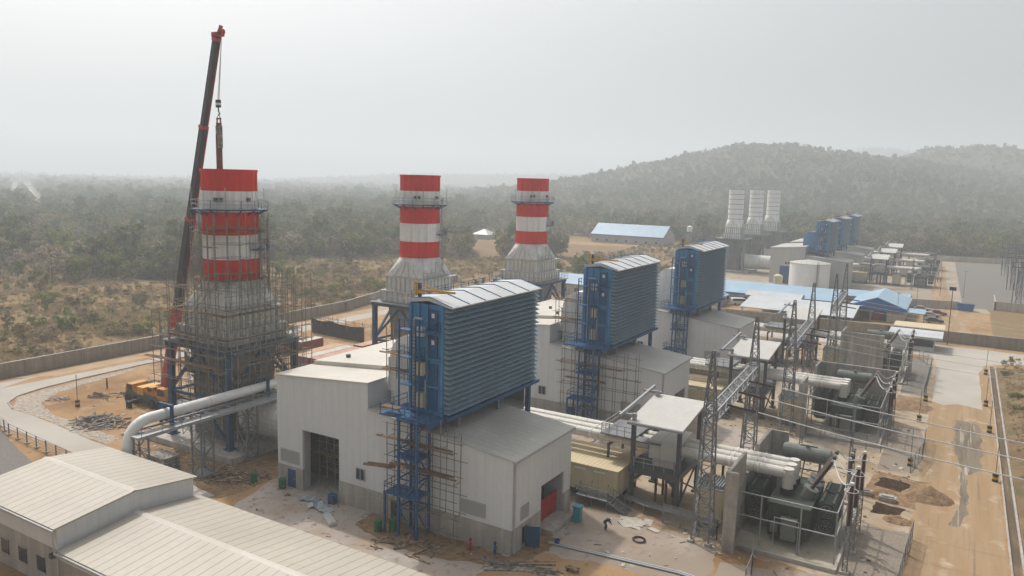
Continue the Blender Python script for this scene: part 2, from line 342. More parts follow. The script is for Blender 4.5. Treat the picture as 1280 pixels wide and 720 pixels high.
# west perimeter road with the curve at the corner
def gpt(px,py):
    d=(px-640)/FPX*CR-(py-360)/FPX*CU+CF; t=-CAMZ/d.z; return d.x*t,d.y*t
inner=[(-129.8,206),(-129.8,90)]+[gpt(*p) for p in ((180,456),(104,473),(52,486),(21,496),(10,504),(16,512),(39,519),(78,535),(112,550),(131,557))]+[(-70,53.6)]
outer=[(-70,48.5)]+[gpt(*p) for p in ((99,569),(50,550),(0,532))]+[(-128,53),(-135,57),(-137.6,63),(-137,70)]+[gpt(*p) for p in ((0,486),(91,468),(180,451))]+[(-134.6,95),(-134.6,206)]
sheet('concrete_road',inner+outer,.036,ROADC,.12,2)
kb=MB()
for a,b in zip(inner[1:8],inner[2:8]): kb.bar((*a,.09),(*b,.09),.2,.2)
struct(kb.build('road_kerb',CONC))
sheet('rubble_strip',[gpt(*p) for p in ((21,496),(60,487),(110,474),(170,460),(165,464),(100,482),(60,496),(52,505),(60,515),(110,535),(150,548),(135,556),(112,549),(78,534),(39,518),(16,511))],.042,patchmat('loose_rubble',[(.34,.29,.235),((.43,.38,.32),1.5,.45,.6,8),((.20,.165,.13),2.2,.52,.65,8)],bump=(4,.8,.15)),.5,.8)
sheet('verge_strip',[(-139,66),(-134.8,72),(-134.8,206),(-139,206)],.028,patchmat('verge_soil',[(.37,.255,.155),((.43,.32,.21),.1,.4,.6,6),((.33,.22,.13),.2,.55,.7,8)]),0)
# east dirt road and cross road
sheet('dirt_road',[(-1.5,28),(6.6,28),(6.4,175),(5.6,182),(-2.2,182),(-2.4,140),(-1.9,100)],.034,DIRT,.35,1.5)
sheet('concrete_road',[(-70,192),(-16,188.5),(-6.5,188),(-3.2,184),(-2.4,176),(-2.2,147),(-.5,145.5),(1.5,147.5),(5.2,146),(5.0,176),(6,184),(10,188.5),(24,190),(24,202.5),(-20,203.5),(-70,204)],.040,ROADC,.2,1.5)
sheet('damp_track',[(1.5,92),(2.4,100),(2.3,112),(1.2,124),(1.4,137),(4.6,136),(5.0,124),(4.6,114),(3.0,110),(3.3,100),(2.6,92)],.044,WETP,.5,.8)
sheet('gravel_pad',[(-7.6,66),(-2.8,66.5),(-2.1,80),(-1.9,87.5),(-6.6,87)],.030,GRAV,.15)
sheet('gravel_pad',[(-7,106),(-3.2,107),(-1.9,114),(-2.0,121),(-3,128),(-7,128)],.031,GRAV,.15)
sheet('gravel_pad',[(-7.2,150),(-3.4,150),(-3.2,176),(-6,186),(-9,186)],.032,GRAVG,.15)
sheet('gravel_pad',[(-120,34),(-79.5,38),(-79.5,47),(-92,46.6),(-112,51.5),(-118,52)],.033,GRAVG,.1)
sheet('far_gravel_yard',[(1.5,275),(30,275),(26,455),(-3,445)],.030,GRAVG,0)
sheet('far_road',[(-7.5,206),(6,206),(.5,262),(-4.2,330),(-6.5,420),(-12,430),(-11.5,380),(-8,300),(-5.5,250)],.036,DIRT,.4,3)
# embankment on the far side of the ditch
eb=MB(); pts=[]
for j in range(40):
    y=28+j*4
    for i,x in enumerate((8.2,9.4,11,13.5,17,24)):
        z=(0.02,.35,.9,1.4,1.7,1.8)[i]*(1 if y<176 else max(0,1-(y-176)/9))+ .12*mnoise.noise(Vector((x*.5,y*.3,0)))*(i>0)
        pts.append((x,y,max(.024,z)))
eb.add(pts,[(j*6+i,j*6+i+1,(j+1)*6+i+1,(j+1)*6+i) for j in range(39) for i in range(5)])
struct(eb.build('embankment',patchmat('bank_soil',[(.15,.105,.06),((.20,.145,.085),.2,.42,.6,7),((.10,.105,.045),.25,.55,.7,8)],bump=(1.5,.8,.2)),smooth=True))
db=MB(); db.box(6.75,28,.02,6.93,184,.22); db.box(7.75,28,.02,7.98,184,.26)
struct(db.build('drain_kerb',CONC)); sheet('drain_channel',[(6.94,28),(7.74,28),(7.74,184),(6.94,184)],.046,patchmat('drain_dark',[(.12,.09,.06),((.2,.15,.1),.5,.5,.65,7,(2,.3,1))]))  # flat strip between the kerbs, coloured dark in place of a sunken channel

# ------------------------------------------------------------------ turbine buildings
PIT=41.2
UN=['under the crane-served stack row end','in the middle of the three','beside the inner compound wall']
def turbine_building():
    t=thing('turbine_building','large white turbine hall closest to the cream workshop, scaffolded door, blue filter above','building',(-50,60,0),'turbine halls in a row')
    w=MB(); y0=60.0; T=.3
    # front wall pieces above plinth, around the tall doorway (x -62.7..-57.1)
    def fp(poly): w.ext([(x,y0,z) for x,z in poly],(0,T,0))
    zt=lambda x:13.05+(x+66.7)*(14.2-13.05)/13.8
    fp([(-66.7,2.55),(-62.7,2.55),(-62.7,zt(-62.7)),(-66.7,13.05)])
    fp([(-62.7,7.3),(-57.1,7.3),(-57.1,zt(-57.1)),(-62.7,zt(-62.7))])
    fp([(-57.1,2.55),(-52.9,2.55),(-52.9,14.2),(-57.1,zt(-57.1))])
    fp([(-52.9,2.55),(-34.8,2.55),(-34.8,9.45),(-52.9,11.4)])
    # east wall with door opening y 65.8..70.9 z 0..5.1
    for a,b,c,d in ((60.3,65.8,2.55,9.45),(65.8,70.9,5.1,9.45),(70.9,72.5,2.55,9.45)): w.box(-35.1,a,c,-34.8,b,d)
    w.ext([(-52.9,72.2,0.1),(-35.1,72.2,.1),(-35.1,72.2,9.4),(-52.9,72.2,11.35)],(0,.3,0))   # back of the low bay
    w.box(-53.2,60.3,11.0,-52.9,86,14.2)          # step wall
    w.box(-53.2,72.5,.1,-52.9,86,10.99)
    w.box(-66.7,60.3,2.55,-66.4,86,13.05)
    w.ext([(-66.7,85.7,.1),(-53.2,85.7,.1),(-53.2,85.7,14.15),(-66.7,85.7,13.0)],(0,.3,0))
    wall=w.build('wall',CLAD,t)
    c=MB(); p=.06
    for a,b in ((-66.7,-62.7),(-57.1,-49.7),(-48.2,-34.8)): c.box(a-(p if a<-66 else 0),y0-p,0,b,y0+T,2.52)
    c.box(-49.7,y0-p,2.2,-48.2,y0+T,2.52)
    c.box(-35.1,60.3,0,-34.8+p,61.9,2.52); c.box(-35.1,61.9,2.2,-34.8+p,63.0,2.52); c.box(-35.1,63.0,0,-34.8+p,65.8,2.52); c.box(-35.1,70.9,0,-34.8+p,72.5,2.52)
    c.box(-66.76,60.3,0,-66.4,86,2.52)
    c.box(-62.7,60,0,-57.1,60.3,.12)
    c.box(-66.3,60.4,0.02,-35.2,72.1,.10)
    c.build('plinth',CONC,t)
    r=MB()
    def rs(poly,y0_,y1_): r.ext([(x,y0_,z) for x,z in poly],(0,y1_-y0_,0))
    rs([(-66.9,13.06),(-52.8,14.22),(-52.8,14.40),(-66.9,13.24)],59.85,65.7)
    r.build('front_roof',ROOF,t)
    r=MB(); rs([(-66.5,13.2),(-52.95,14.3),(-52.95,14.9),(-66.5,13.75)],65.72,86.1); rr=r.build('raised_roof',ROOF,t)
    for x,y in ((-63.5,68.5),(-60,73.5),(-55.5,67.5)):
        r=MB(); zr=13.75+(x+66.5)*.085; r.box(x-.2,y-.2,zr-.05,x+.2,y+.2,zr+.4); r.build('roof_bracket',STEELD,rr)
    r=MB(); rs([(-52.88,11.42),(-34.6,9.47),(-34.6,9.62),(-52.88,11.58)],59.85,72.65); r.build('low_roof',LOWROOF,t)
    e=MB(); e.box(-34.6,59.85,9.35,-34.42,72.65,9.60); e.box(-34.78,60.1,.3,-34.6,60.28,9.35); e.box(-66.92,59.75,12.98,-52.8,59.84,13.02) if False else None
    e.build('gutter',TRIM,t)
    d=MB(); d.box(-62.95,60.31,.1,-62.7,61.2,7.3); d.build('door_jamb',TRIM,t); d=MB(); d.box(-57.1,60.31,.1,-56.85,61.2,7.3); d.build('door_jamb',TRIM,t)
    # hall interior: back wall dark
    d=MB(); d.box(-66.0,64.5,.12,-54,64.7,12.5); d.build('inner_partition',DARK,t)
    for x0,z0,x1,z1 in ((-66.1,3.05,-63.3,4.45),(-40.8,3.15,-37.9,4.45)):
        d=MB(); d.box(x0,59.93,z0,x1,60.0-.002,z1); v=d.build('wall_vent',VENT,t)
        f=MB(); 
        for a in ((x0-.08,z0-.08,x1+.08,z0),(x0-.08,z1,x1+.08,z1+.08),(x0-.08,z0,x0,z1),(x1,z0,x1+.08,z1)): f.box(a[0],59.90,a[1],a[2],59.998,a[3])
        f.build('frame',TRIM,v)
    d=MB(); d.box(-34.798,61.6,3.0,-34.73,63.2,4.4); d.build('wall_vent',VENT,t)
    d=MB(); d.box(-54.5,59.93,3.4,-53.4,59.998,4.6); v=d.build('window',GLASS,t)
    f=MB()
    for a in ((-54.6,3.3,-53.3,3.4),(-54.6,4.6,-53.3,4.7),(-54.6,3.4,-54.5,4.6),(-53.4,3.4,-53.3,4.6),(-53.99,3.4,-53.91,4.6)): f.box(a[0],59.89,a[1],a[2],59.997,a[3])
    f.build('frame',TRIM,v)
    d=MB(); d.box(-65.0,59.87,.15,-63.8,59.935,2.25); v=d.build('side_door',DOORB,t)
    f=MB(); f.box(-64.05,59.83,1.1,-63.9,59.865,1.2); f.build('handle',GALV,v)
    d=MB(); d.box(-49.7,60.25,.1,-48.2,60.29,2.2); v=d.build('side_door',DOORB,t)
    # dock door on the east wall: recess, red leaves, dark head
    d=MB(); d.box(-37.2,65.85,.12,-37.1,70.85,5.05); d.build('dock_back',DARK,t)
    d=MB(); d.box(-37.1,65.81,.3,-35.1,65.9,5.05); d.box(-37.1,70.75,.1,-34.9,70.89,5.05); d.box(-37.1,65.9,4.95,-35.1,70.7,5.06); d.build('dock_reveal',TRIM,t)
    for a,b in ((65.95,68.2),(68.25,70.5)):
        d=MB(); d.box(-35.5,a,.6,-35.42,b,2.9)
        for zz in (1.3,2.1): d.box(-35.418,a+.12,zz,-35.38,b-.12,zz+.08)
        d.box(-35.418,(a+b)/2-.04,.7,-35.385,(a+b)/2+.04,2.8)
        d.build('red_door',DOORR,t)
    d=MB(); d.box(-37,65.9,.1,-33.4,70.7,.55); d.build('loading_dock',CONC,t)
    d=MB(); d.obox((-34.0,62.75,1.1),(1.45,.06,2.1),R(25)); v=d.build('open_door',DOORB,t)
    return t
b0=turbine_building()
b1=copy_tree(b0,(0,PIT,0),'large white turbine hall between two others, behind the first blue filter')
b2=copy_tree(b0,(0,2*PIT,0),'large white turbine hall beside the grey compound wall, last in the row')

# ------------------------------------------------------------------ filter houses
def filter_house():
    t=thing('intake_filter_house','tall blue louvred intake filter house over the turbine hall with the scaffolded doorway','filter house',(-45,69,0),'blue intake filter houses')
    X0,X1,Y0,Y1=-47.4,-43.2,60.1,78.3
    b=MB(); b.box(X0,Y0,12.4,X1,Y1,23.6); b.build('casing',BLUEL,t)
    h=MB(); nr=21; dz=(23.4-12.55)/nr; nc=6; cw=(Y1-Y0)/nc
    for i in range(nr):
        zt=12.55+(i+1)*dz
        for c in range(nc):
            ya=Y0+c*cw+.04; yb=Y0+(c+1)*cw-.04; j=0
            h.ext([(X1,ya,zt),(X1,ya,zt-.05),(X1+.82,ya,zt-.40),(X1+.84,ya,zt-.36)],(0,yb-ya,0))
            for y in (ya+.001,yb-.04): h.ext([(X1,y,zt-.055),(X1,y,zt-.46),(X1+.8,y,zt-.43)],(0,.035,0))
    h.build('weather_hood',HOOD,t)
    r=MB(); r.ext([(X0-.15,Y0-.12,23.62),(X0-.15,Y0-.12,24.05),(-45.0,Y0-.12,24.3),(-42.15,Y0-.12,23.5),(-42.15,Y0-.12,23.38),(-45,Y0-.12,23.95)],(0,Y1-Y0+.24,0))
    rf=r.build('roof',HROOF,t)
    for k in range(nc+1):
        y=Y0+k*cw; r=MB()
        r.bar((X0,y,24.10),(-45.0,y,24.33),.10,.1); r.bar((-45.0,y,24.33),(-42.2,y,23.53),.10,.1)
        r.build('roof_rib',BLUE,rf)
    r=MB()
    r.rail([(X0-.1,Y0+.4),(X0-.1,Y1-.2)],24.06,.6,1.5,.03); r.build('roof_rail',BLUE,rf)
    # underframe
    u=MB()
    for x in (-47.2,-43.4): u.bar((x,58.0,12.0),(x,79,12.0),.35,.75)
    for y in (60.4,64,68,72,76,78.5): u.bar((-47.2,y,12.02),(-43.4,y,12.02),.3,.6)
    u.bar((-42.6,60,12.15),(-42.6,79,12.15),.2,.4)
    for y in (60.4,64,68,72,76,78.5): u.bar((-43.4,y,12.2),(-42.6,y,12.2),.2,.3)
    u.build('underframe',BLUE,t)
    for x in (-47.2,-43.4):
        for y in (63,70.8):
            s=MB(); zr=11.42-(x+52.88)*.1067+.15; s.box(x-.25,y-.25,zr-.02,x+.25,y+.25,11.62); s.build('support_post',GALVD,t)
        s=MB(); s.box(x-.25,77.6,0,x+.25,78.1,11.62); s.build('support_post',BLUE,t)
    # end face fittings
    e=MB()
    for x in (-47.3,-46.3,-45.2,-43.35): e.box(x,59.86,12.4,x+.22,60.098,23.6)
    for z in (15.2,18.0,20.8): e.box(-47.3,59.9,z,-43.2,60.097,z+.18)
    e.build('end_pilaster',BLUEL,t)
    for z in (12.9,21.0,15.5,18.3):
        d=MB(); d.box(-44.85,59.95,z,-43.85,60.096,z+2.1); v=d.build('access_door',BLUE,t)
        if z in(21.0,18.3):
            q=MB(); q.box(-44.55,59.925,z+1.3,-44.2,59.948,z+1.75); q.build('notice',HELM,v)
    for z,hh in ((16.4,1.4),(18.6,.0),(13.1,1.6),(20.4,1.0)):
        if hh: 
            d=MB(); d.box(-46.0,59.4,z,-45.25,60.09,z+hh*.95); d.build('junction_box',CREAM if z!=20.4 else HELM,t)
    p=MB(); p.path([(-46.6,59.75,13),(-46.6,59.75,21.9),(-46.5,59.75,22.1),(-45.5,59.75,22.1)],.13); p.path([(-45.1,59.7,13),(-45.1,59.7,16)],.08); p.build('dust_pipe',GALV,t)
    d=MB(); d.box(-47.9,60.6,12.6,-47.42,61.6,23.4); d.build('plenum_side',BLUEL,t)
    # platforms with ladder and posts
    f=MB()
    f.box(-49.3,57.6,12.2,-42.8,59.85,12.38)
    f.build('platform',BLUE,t)
    for z in (15.3,18.1,20.9):
        f=MB(); f.box(-47.9,58.9,z,-45.2 if z<20 else -43.4,59.85,z+.08); f.build('platform',BLUE,t)
    f=MB(); f.rail([(-49.2,59.8),(-49.2,57.65),(-42.9,57.65),(-42.9,59.8)],12.38)
    for z in (15.4,18.2,21.0): f.rail([(-47.85,59.8),(-47.85,58.95),(-45.3 if z<20 else -43.4,58.95),(-45.3 if z<20 else -43.4,59.8)],z,1.0,1.3,.03)
    for x in (-47.85,-45.3): f.bar((x,58.95,12.38),(x,58.95,22.0),.13)
    f.rail([(-49.2,59.8),(-49.2,62)],12.38); f.box(-49.3,59.85,12.2,-47.65,62,12.36)
    f.build('platform_rail',BLUE,t)
    l=MB()
    for x in (-46.0,-45.5): l.bar((x,58.6,0),(x,58.6,22),.07)
    for k in range(62): l.bar((-46,58.6,.5+k*.35),(-45.5,58.6,.5+k*.35),.05)
    l.build('ladder',NAVY,t)
    s=MB()
    for x in (-46.6,-44.3):
        for y in (57.4,59.4): s.bar((x,y,0),(x,y,12.2),.22)
    for k in range(4):
        z0=k*3.05; z1=z0+3.05
        for y in (57.4,59.4):
            s.bar((-46.6,y,z0),(-44.3,y,z1),.1) if k%2 else s.bar((-44.3,y,z0),(-46.6,y,z1),.1)
            s.bar((-46.6,y,z1),(-44.3,y,z1),.12)
        for x in (-46.6,-44.3): s.bar((x,57.4,z1),(x,59.4,z1),.12)
    s.box(-48.3,57.0,4.3,-44.2,59.5,4.42); s.rail([(-48.2,59.4),(-48.2,57.1),(-44.3,57.1)],4.42)
    for y in (57.2,59.3): s.bar((-48.2,y,0),(-48.2,y,4.3),.2)
    s.box(-47.0,57.1,8.3,-44.1,59.5,8.4); s.rail([(-46.9,59.4),(-46.9,57.2),(-44.2,57.2)],8.4)
    s.build('access_tower',BLUE,t)
    d=MB(); d.bar((-46.4,60.4,23.6),(-46.4,60.4,25.6),.28); d.build('davit_post',BLUE,t)
    d=MB(); d.bar((-46.4,60.3,24.9),(-42.9,61.6,24.75),.16,.22); d.bar((-46.4,60.3,25.5),(-44.4,61.0,24.95),.09); d.bar((-46.75,60.2,24.3),(-46.75,60.2,25.7),.2); d.bar((-46.8,60.2,24.75),(-45.8,60.1,24.7),.2,.2)
    d.build('davit_arm',YELL,t)
    # curved cream intake duct down to the hall roof
    d=MB(); pr=[]
    for k in range(9):
        a=math.pi/2+ (math.pi/2)*k/8; pr.append((-49.6+2.8*math.cos(a),16.6+2.8*math.sin(a)))
    pr=[(-47.42,19.4)]+pr+[(-52.4,14.95),(-52.4,14.3) if False else (-52.4,13.0),(-47.42,13.0)]
    d.ext([(x,63,z) for x,z in pr],(0,12.5,0)); du=d.build('intake_duct',WHITE,t)
    d=MB()
    for y in (63,66,69,72,75.5): d.box(-52.55,y-.08,13.,-52.41,y+.08,16.7)
    d.box(-52.4,63.2,11.2,-48.2,75.3,12.98); d.build('duct_stiffener',WHITE,du)
    return t
f0=filter_house()
f1=copy_tree(f0,(0,PIT,0),'tall blue louvred intake filter house in the middle, behind the white-roofed breaker shelter')
f2=copy_tree(f0,(0,2*PIT,0),'tall blue louvred intake filter house by the inner compound wall, without scaffolding below')

# ------------------------------------------------------------------ exhaust stacks
SC=(-84.3,68.4)
def exhaust_stack(label,group,bands,steel,skin,platform_top=True,z1=36.5,S1=4.8,S2=4.15,rc=3.5):
    cx,cy=SC
    t=thing('exhaust_stack',label,'chimney',(cx,cy,0),group)
    p=MB(); p.box(-92.3,60.6,0,-75.6,76.2,.8); p.build('foundation',CONC,t)
    xs=(-90.0,-78.6); ys=(62.8,74.0)
    for x in xs:
        for y in ys:
            l=MB(); l.box(x-.36,y-.36,.8,x+.36,y+.36,13.3); l.box(x-.6,y-.6,.8,x+.6,y+.6,.95); l.build('leg',steel,t)
    b=MB()
    for y in ys: b.bar((-90.6,y,13.45),(-78.0,y,13.45),.5,.6)
    for x in xs: b.bar((x,62.2,13.42),(x,74.6,13.42),.5,.6)
    for y in ys:
        b.bar((-84.3,y,13.1),(-90,y,7.2),.34); b.bar((-84.3,y,13.1),(-78.6,y,7.2),.34); b.bar((-90,y,6.9),(-78.6,y,6.9),.4)
        b.bar((-90,y,1.2),(-84.3,y,6.6),.34); b.bar((-78.6,y,1.2),(-84.3,y,6.6),.34)
    for x in xs:
        b.bar((x,68.4,13.1),(x,62.8,7.2),.34); b.bar((x,68.4,13.1),(x,74,7.2),.34)
        if x<-80: b.bar((x,62.8,6.9),(x,74,6.9),.4)
    b.build('bracing',steel,t)
    h=MB(); h.ext([(-87.8,64.6,.9),(-80.8,64.6,.9),(-80.8,64.6,9),(-80.2,64.6,13.1),(-88.4,64.6,13.1),(-87.8,64.6,9)],(0,7.6,0))
    for k in range(8):
        x=-87.6+k*.95; h.bar((x,64.52,.9),(x,64.52,9),.12,.12)
        y=64.9+k*.98; h.bar((-80.72,y,.9),(-80.72,y,9),.12,.12)
    for z in (4,7,9.2): h.bar((-88,64.5,z),(-80.6,64.5,z),.14,.14); h.bar((-80.6,64.5,z),(-80.6,72.2,z),.14,.14)
    h.build('inlet_plenum',HOPP,t)
    d=MB(); n=28
    pr=[(2.95,-80.3),(3.3,-79.6),(3.3,-79.2),(3.0,-79.0),(2.9,-66.0)]
    vs=[];
    for r,x in pr:
        for k in range(n): vs.append((x,68.4+r*math.cos(2*math.pi*k/n),4.4+r*math.sin(2*math.pi*k/n)))
    d.add(vs,[(i*n+k,i*n+(k+1)%n,(i+1)*n+(k+1)%n,(i+1)*n+k) for i in range(len(pr)-1) for k in range(n)])
    d.build('exhaust_duct',SGREY,t,smooth=False)
    k=MB(); k.box(-90.8,62.0,13.76,-77.8,74.8,13.9); k.build('deck',GALVD,t)
    k=MB(); k.rail([(-90.7,62.1),(-77.9,62.1),(-77.9,74.7),(-90.7,74.7)],13.9,1.1,1.6,.045,True); k.build('deck_rail',GALV,t)
    def sq(s): return [(cx-s,cy-s),(cx+s,cy-s),(cx+s,cy+s),(cx-s,cy+s)]
    c=MB(); s=S1; c.box(cx-s,cy-s,13.92,cx+s,cy+s,15.9)
    s2=S2; c.box(cx-s2,cy-s2,15.9,cx+s2,cy+s2,18.5)
    for S,za,zb in ((s,13.95,15.9),(s2,15.9,18.5)):
        n=8
        c.m=1
        for i in range(n+1):
            u=-S+2*S*i/n
            c.bar((cx+u,cy-S-.07,za),(cx+u,cy-S-.07,zb),.16,.26); c.bar((cx+S+.07,cy+u,za),(cx+S+.07,cy+u,zb),.26,.16)
            c.bar((cx+u,cy+S+.03,za),(cx+u,cy+S+.03,zb),.14,.14); c.bar((cx-S-.03,cy+u,za),(cx-S-.03,cy+u,zb),.14,.14)
        P=sq(S+.14)
        for i in range(4):
            a=P[i];bb=P[(i+1)%4]; c.bar((*a,zb-.02),(*bb,zb-.02),.32,.18)
        c.m=0
    c.build('silencer_box',[skin,RIB],t)
    # square to round transition
    tr=MB(); nq=10; zb_,zt_=18.62,22.0
    for q in range(4):
        a=R(45+90*q); A=Vector((cx+math.copysign(s2,math.cos(a)),cy+math.copysign(s2,math.sin(a)),zb_))
        a2=R(135+90*q); B=Vector((cx+math.copysign(s2,math.cos(a2)),cy+math.copysign(s2,math.sin(a2)),zb_))
        am=R(90+90*q); M_=Vector((cx+rc*math.cos(am),cy+rc*math.sin(am),zt_))
        tr.add([A,B,M_],[(0,1,2)])
        for i in range(nq):
            t0=R(90*q+90*i/nq); t1=R(90*q+90*(i+1)/nq)
            tr.add([A,(cx+rc*math.cos(t1),cy+rc*math.sin(t1),zt_),(cx+rc*math.cos(t0),cy+rc*math.sin(t0),zt_)],[(0,2,1)])
        for u in (.2,.4,.6,.8):
            p_=A.lerp(B,u); n__=Vector((math.cos(am),math.sin(am),0))*.05; w_=1-abs(u-.5)*2
            e_=M_+(p_-M_)*(1-min(.97,w_*1.0+.0))
            tr.m=1; tr.bar(p_+n__,p_.lerp(M_,.92*w_+.05)+n__,.12,.16)
        tr.bar(A,Vector((cx+rc*math.cos(a),cy+rc*math.sin(a),zt_)),.12); tr.m=0
    tr.build('transition',[skin,RIB],t)
    if platform_top:
        q=MB(); q.box(cx+s2+.1,cy-s2-.6,18.5,cx+s2+1.3,cy+s2,18.6); q.rail([(cx+s2+.2,cy-s2-.5),(cx+s2+1.25,cy-s2-.5),(cx+s2+1.25,cy+s2)],18.6,1.1,1.4,.04); q.build('silencer_walkway',GALV,t)
    # flue
    f=MB()
    for za,zb,mi in bands:
        f.m=mi; f.lathe([(rc,za),(rc,zb)],(cx,cy),48,False)
    f.m=bands[-1][2]
    f.lathe([(rc+.14,z1-.35),(rc+.14,z1),(rc-.15,z1),(rc-.15,z1-7)],(cx,cy),48,False); f.lathe([(rc,z1-.36),(rc+.14,z1-.35)],(cx,cy),48,False)
    f.m=bands[0][2] if len(bands)>1 else 2
    for z in ((22.05,) if len(bands)>1 else [22.05+2.07*i for i in range(7)]): f.lathe([(rc+.01,z-.08),(rc+.16,z-.06),(rc+.16,z+.06),(rc+.01,z+.08)],(cx,cy),48,False)
    if len(bands)>1:
        f.m=bands[-2][2] if False else 0
        f.lathe([(rc+.01,28.5),(rc+.15,28.55),(rc+.15,28.8),(rc+.01,28.85)],(cx,cy),48,False)
        for k in range(24):
            a=2*math.pi*k/24; 
            for za,zb,mi in bands:
                f.m=mi; f.bar((cx+(rc+.02)*math.cos(a),cy+(rc+.02)*math.sin(a),za+.02),(cx+(rc+.02)*math.cos(a),cy+(rc+.02)*math.sin(a),zb-.02),.05,.08)
    f.build('flue',[RED,WHITE,HOPP] if len(bands)>1 else [RED,skin,HOPP],t)
    if platform_top:
        g=MB(); g.lathe([(rc+.02,31.2),(4.9,31.2),(4.9,31.35),(rc+.02,31.35)],(cx,cy),16,False)
        for k in range(16):
            a=2*math.pi*k/16; g.bar((cx+rc*math.cos(a),cy+rc*math.sin(a),30.6),(cx+4.8*math.cos(a),cy+4.8*math.sin(a),31.2),.14)
        pl=g.build('top_platform',steel,t)
        g=MB(); P=[(cx+4.85*math.cos(2*math.pi*k/16),cy+4.85*math.sin(2*math.pi*k/16)) for k in range(16)]; g.rail(P,31.35,1.15,1.9,.04,True)
        for k in (1,6,11,14): g.bar((P[k][0],P[k][1],31.3),(P[k][0],P[k][1],34.2),.07)
        g.build('guard_rail',GALV,pl)
        g=MB(); a0,a1=R(0),R(80); g.lathe([(rc+.02,26.0),(4.9,26.0),(4.9,26.12),(rc+.02,26.12)],(cx,cy),8,False,a0,a1)
        pl=g.build('rest_platform',steel,t)
        g=MB(); P=[(cx+4.85*math.cos(a0+(a1-a0)*k/8),cy+4.85*math.sin(a0+(a1-a0)*k/8)) for k in range(9)]; g.rail(P,26.12,1.1,1.5,.04); g.build('guard_rail',GALV,pl)
        l=MB()
        for za,zb,an in ((18.6,26,22),(26.1,31.3,52)):
            a=R(an); rr=rc+.55 if za>20 else rc+.75
            for da in (-.06,.06):
                l.bar((cx+rr*math.cos(a+da),cy+rr*math.sin(a+da),za),(cx+rr*math.cos(a+da),cy+rr*math.sin(a+da),zb+1),.07)
            z=za
            while z<zb+.8:
                l.bar((cx+rr*math.cos(a-.06),cy+rr*math.sin(a-.06),z),(cx+rr*math.cos(a+.06),cy+rr*math.sin(a+.06),z),.05); z+=.4
            for z in [za+2.2+1.1*i for i in range(int((zb-za-2)/1.1)+1)]:
                for k in range(6):
                    b0_=a+R(90)+R(-180)*k/6; b1_=a+R(90)+R(-180)*(k+1)/6
                    C=(cx+(rr+.05)*math.cos(a),cy+(rr+.05)*math.sin(a))
                    l.bar((C[0]+.4*math.cos(b0_),C[1]+.4*math.sin(b0_),z),(C[0]+.4*math.cos(b1_),C[1]+.4*math.sin(b1_),z),.05)
        l.build('caged_ladder',GALV,t)
        i_=MB()
        for a in (-66,-55,0): 
            a=R(a); i_.obox((cx+(rc+.18)*math.cos(a),cy+(rc+.18)*math.sin(a),32.6),(.4,.4,.5),a)
        i_.build('sampling_port',STEELD,t)
    return t
BANDS=[(22.0,24.8,0),(24.8,28.0,1),(28.0,31.0,0),(31.0,33.7,1),(33.7,36.5,0)]
g_='red and white banded exhaust stacks'
s0=exhaust_stack('red and white banded exhaust stack wrapped in scaffolding beside the crane boom',g_,BANDS,NAVY,SGREY)
s1=copy_tree(s0,(0,PIT,0),'red and white banded exhaust stack standing in the middle, clear of scaffolding')
s2=copy_tree(s0,(0,2*PIT,0),'red and white banded exhaust stack farther off, smallest of the banded three')
OLDW=mat('old_stack_white',(.88,.88,.87),.5,n1=(1.5,.04),n2=(.3,.06),streak=.05)
w0=exhaust_stack('x','plain white exhaust stacks of the older plant',[(22.0,34.2,1)],GALVD,OLDW,False,34.2,3.6,3.3,3.1)
PY0=259.2; PP=36.0
w0.location.y+=PY0
for k,lb in ((0,'plain white exhaust stack with thin hoops, broadest and closest of three'),):
    w0['label']=lb
copy_tree(w0,(0,PP,0),'plain white exhaust stack with thin hoops, standing between two identical ones')
copy_tree(w0,(0,2*PP,0),'plain white exhaust stack with thin hoops, last of three towards the hill')

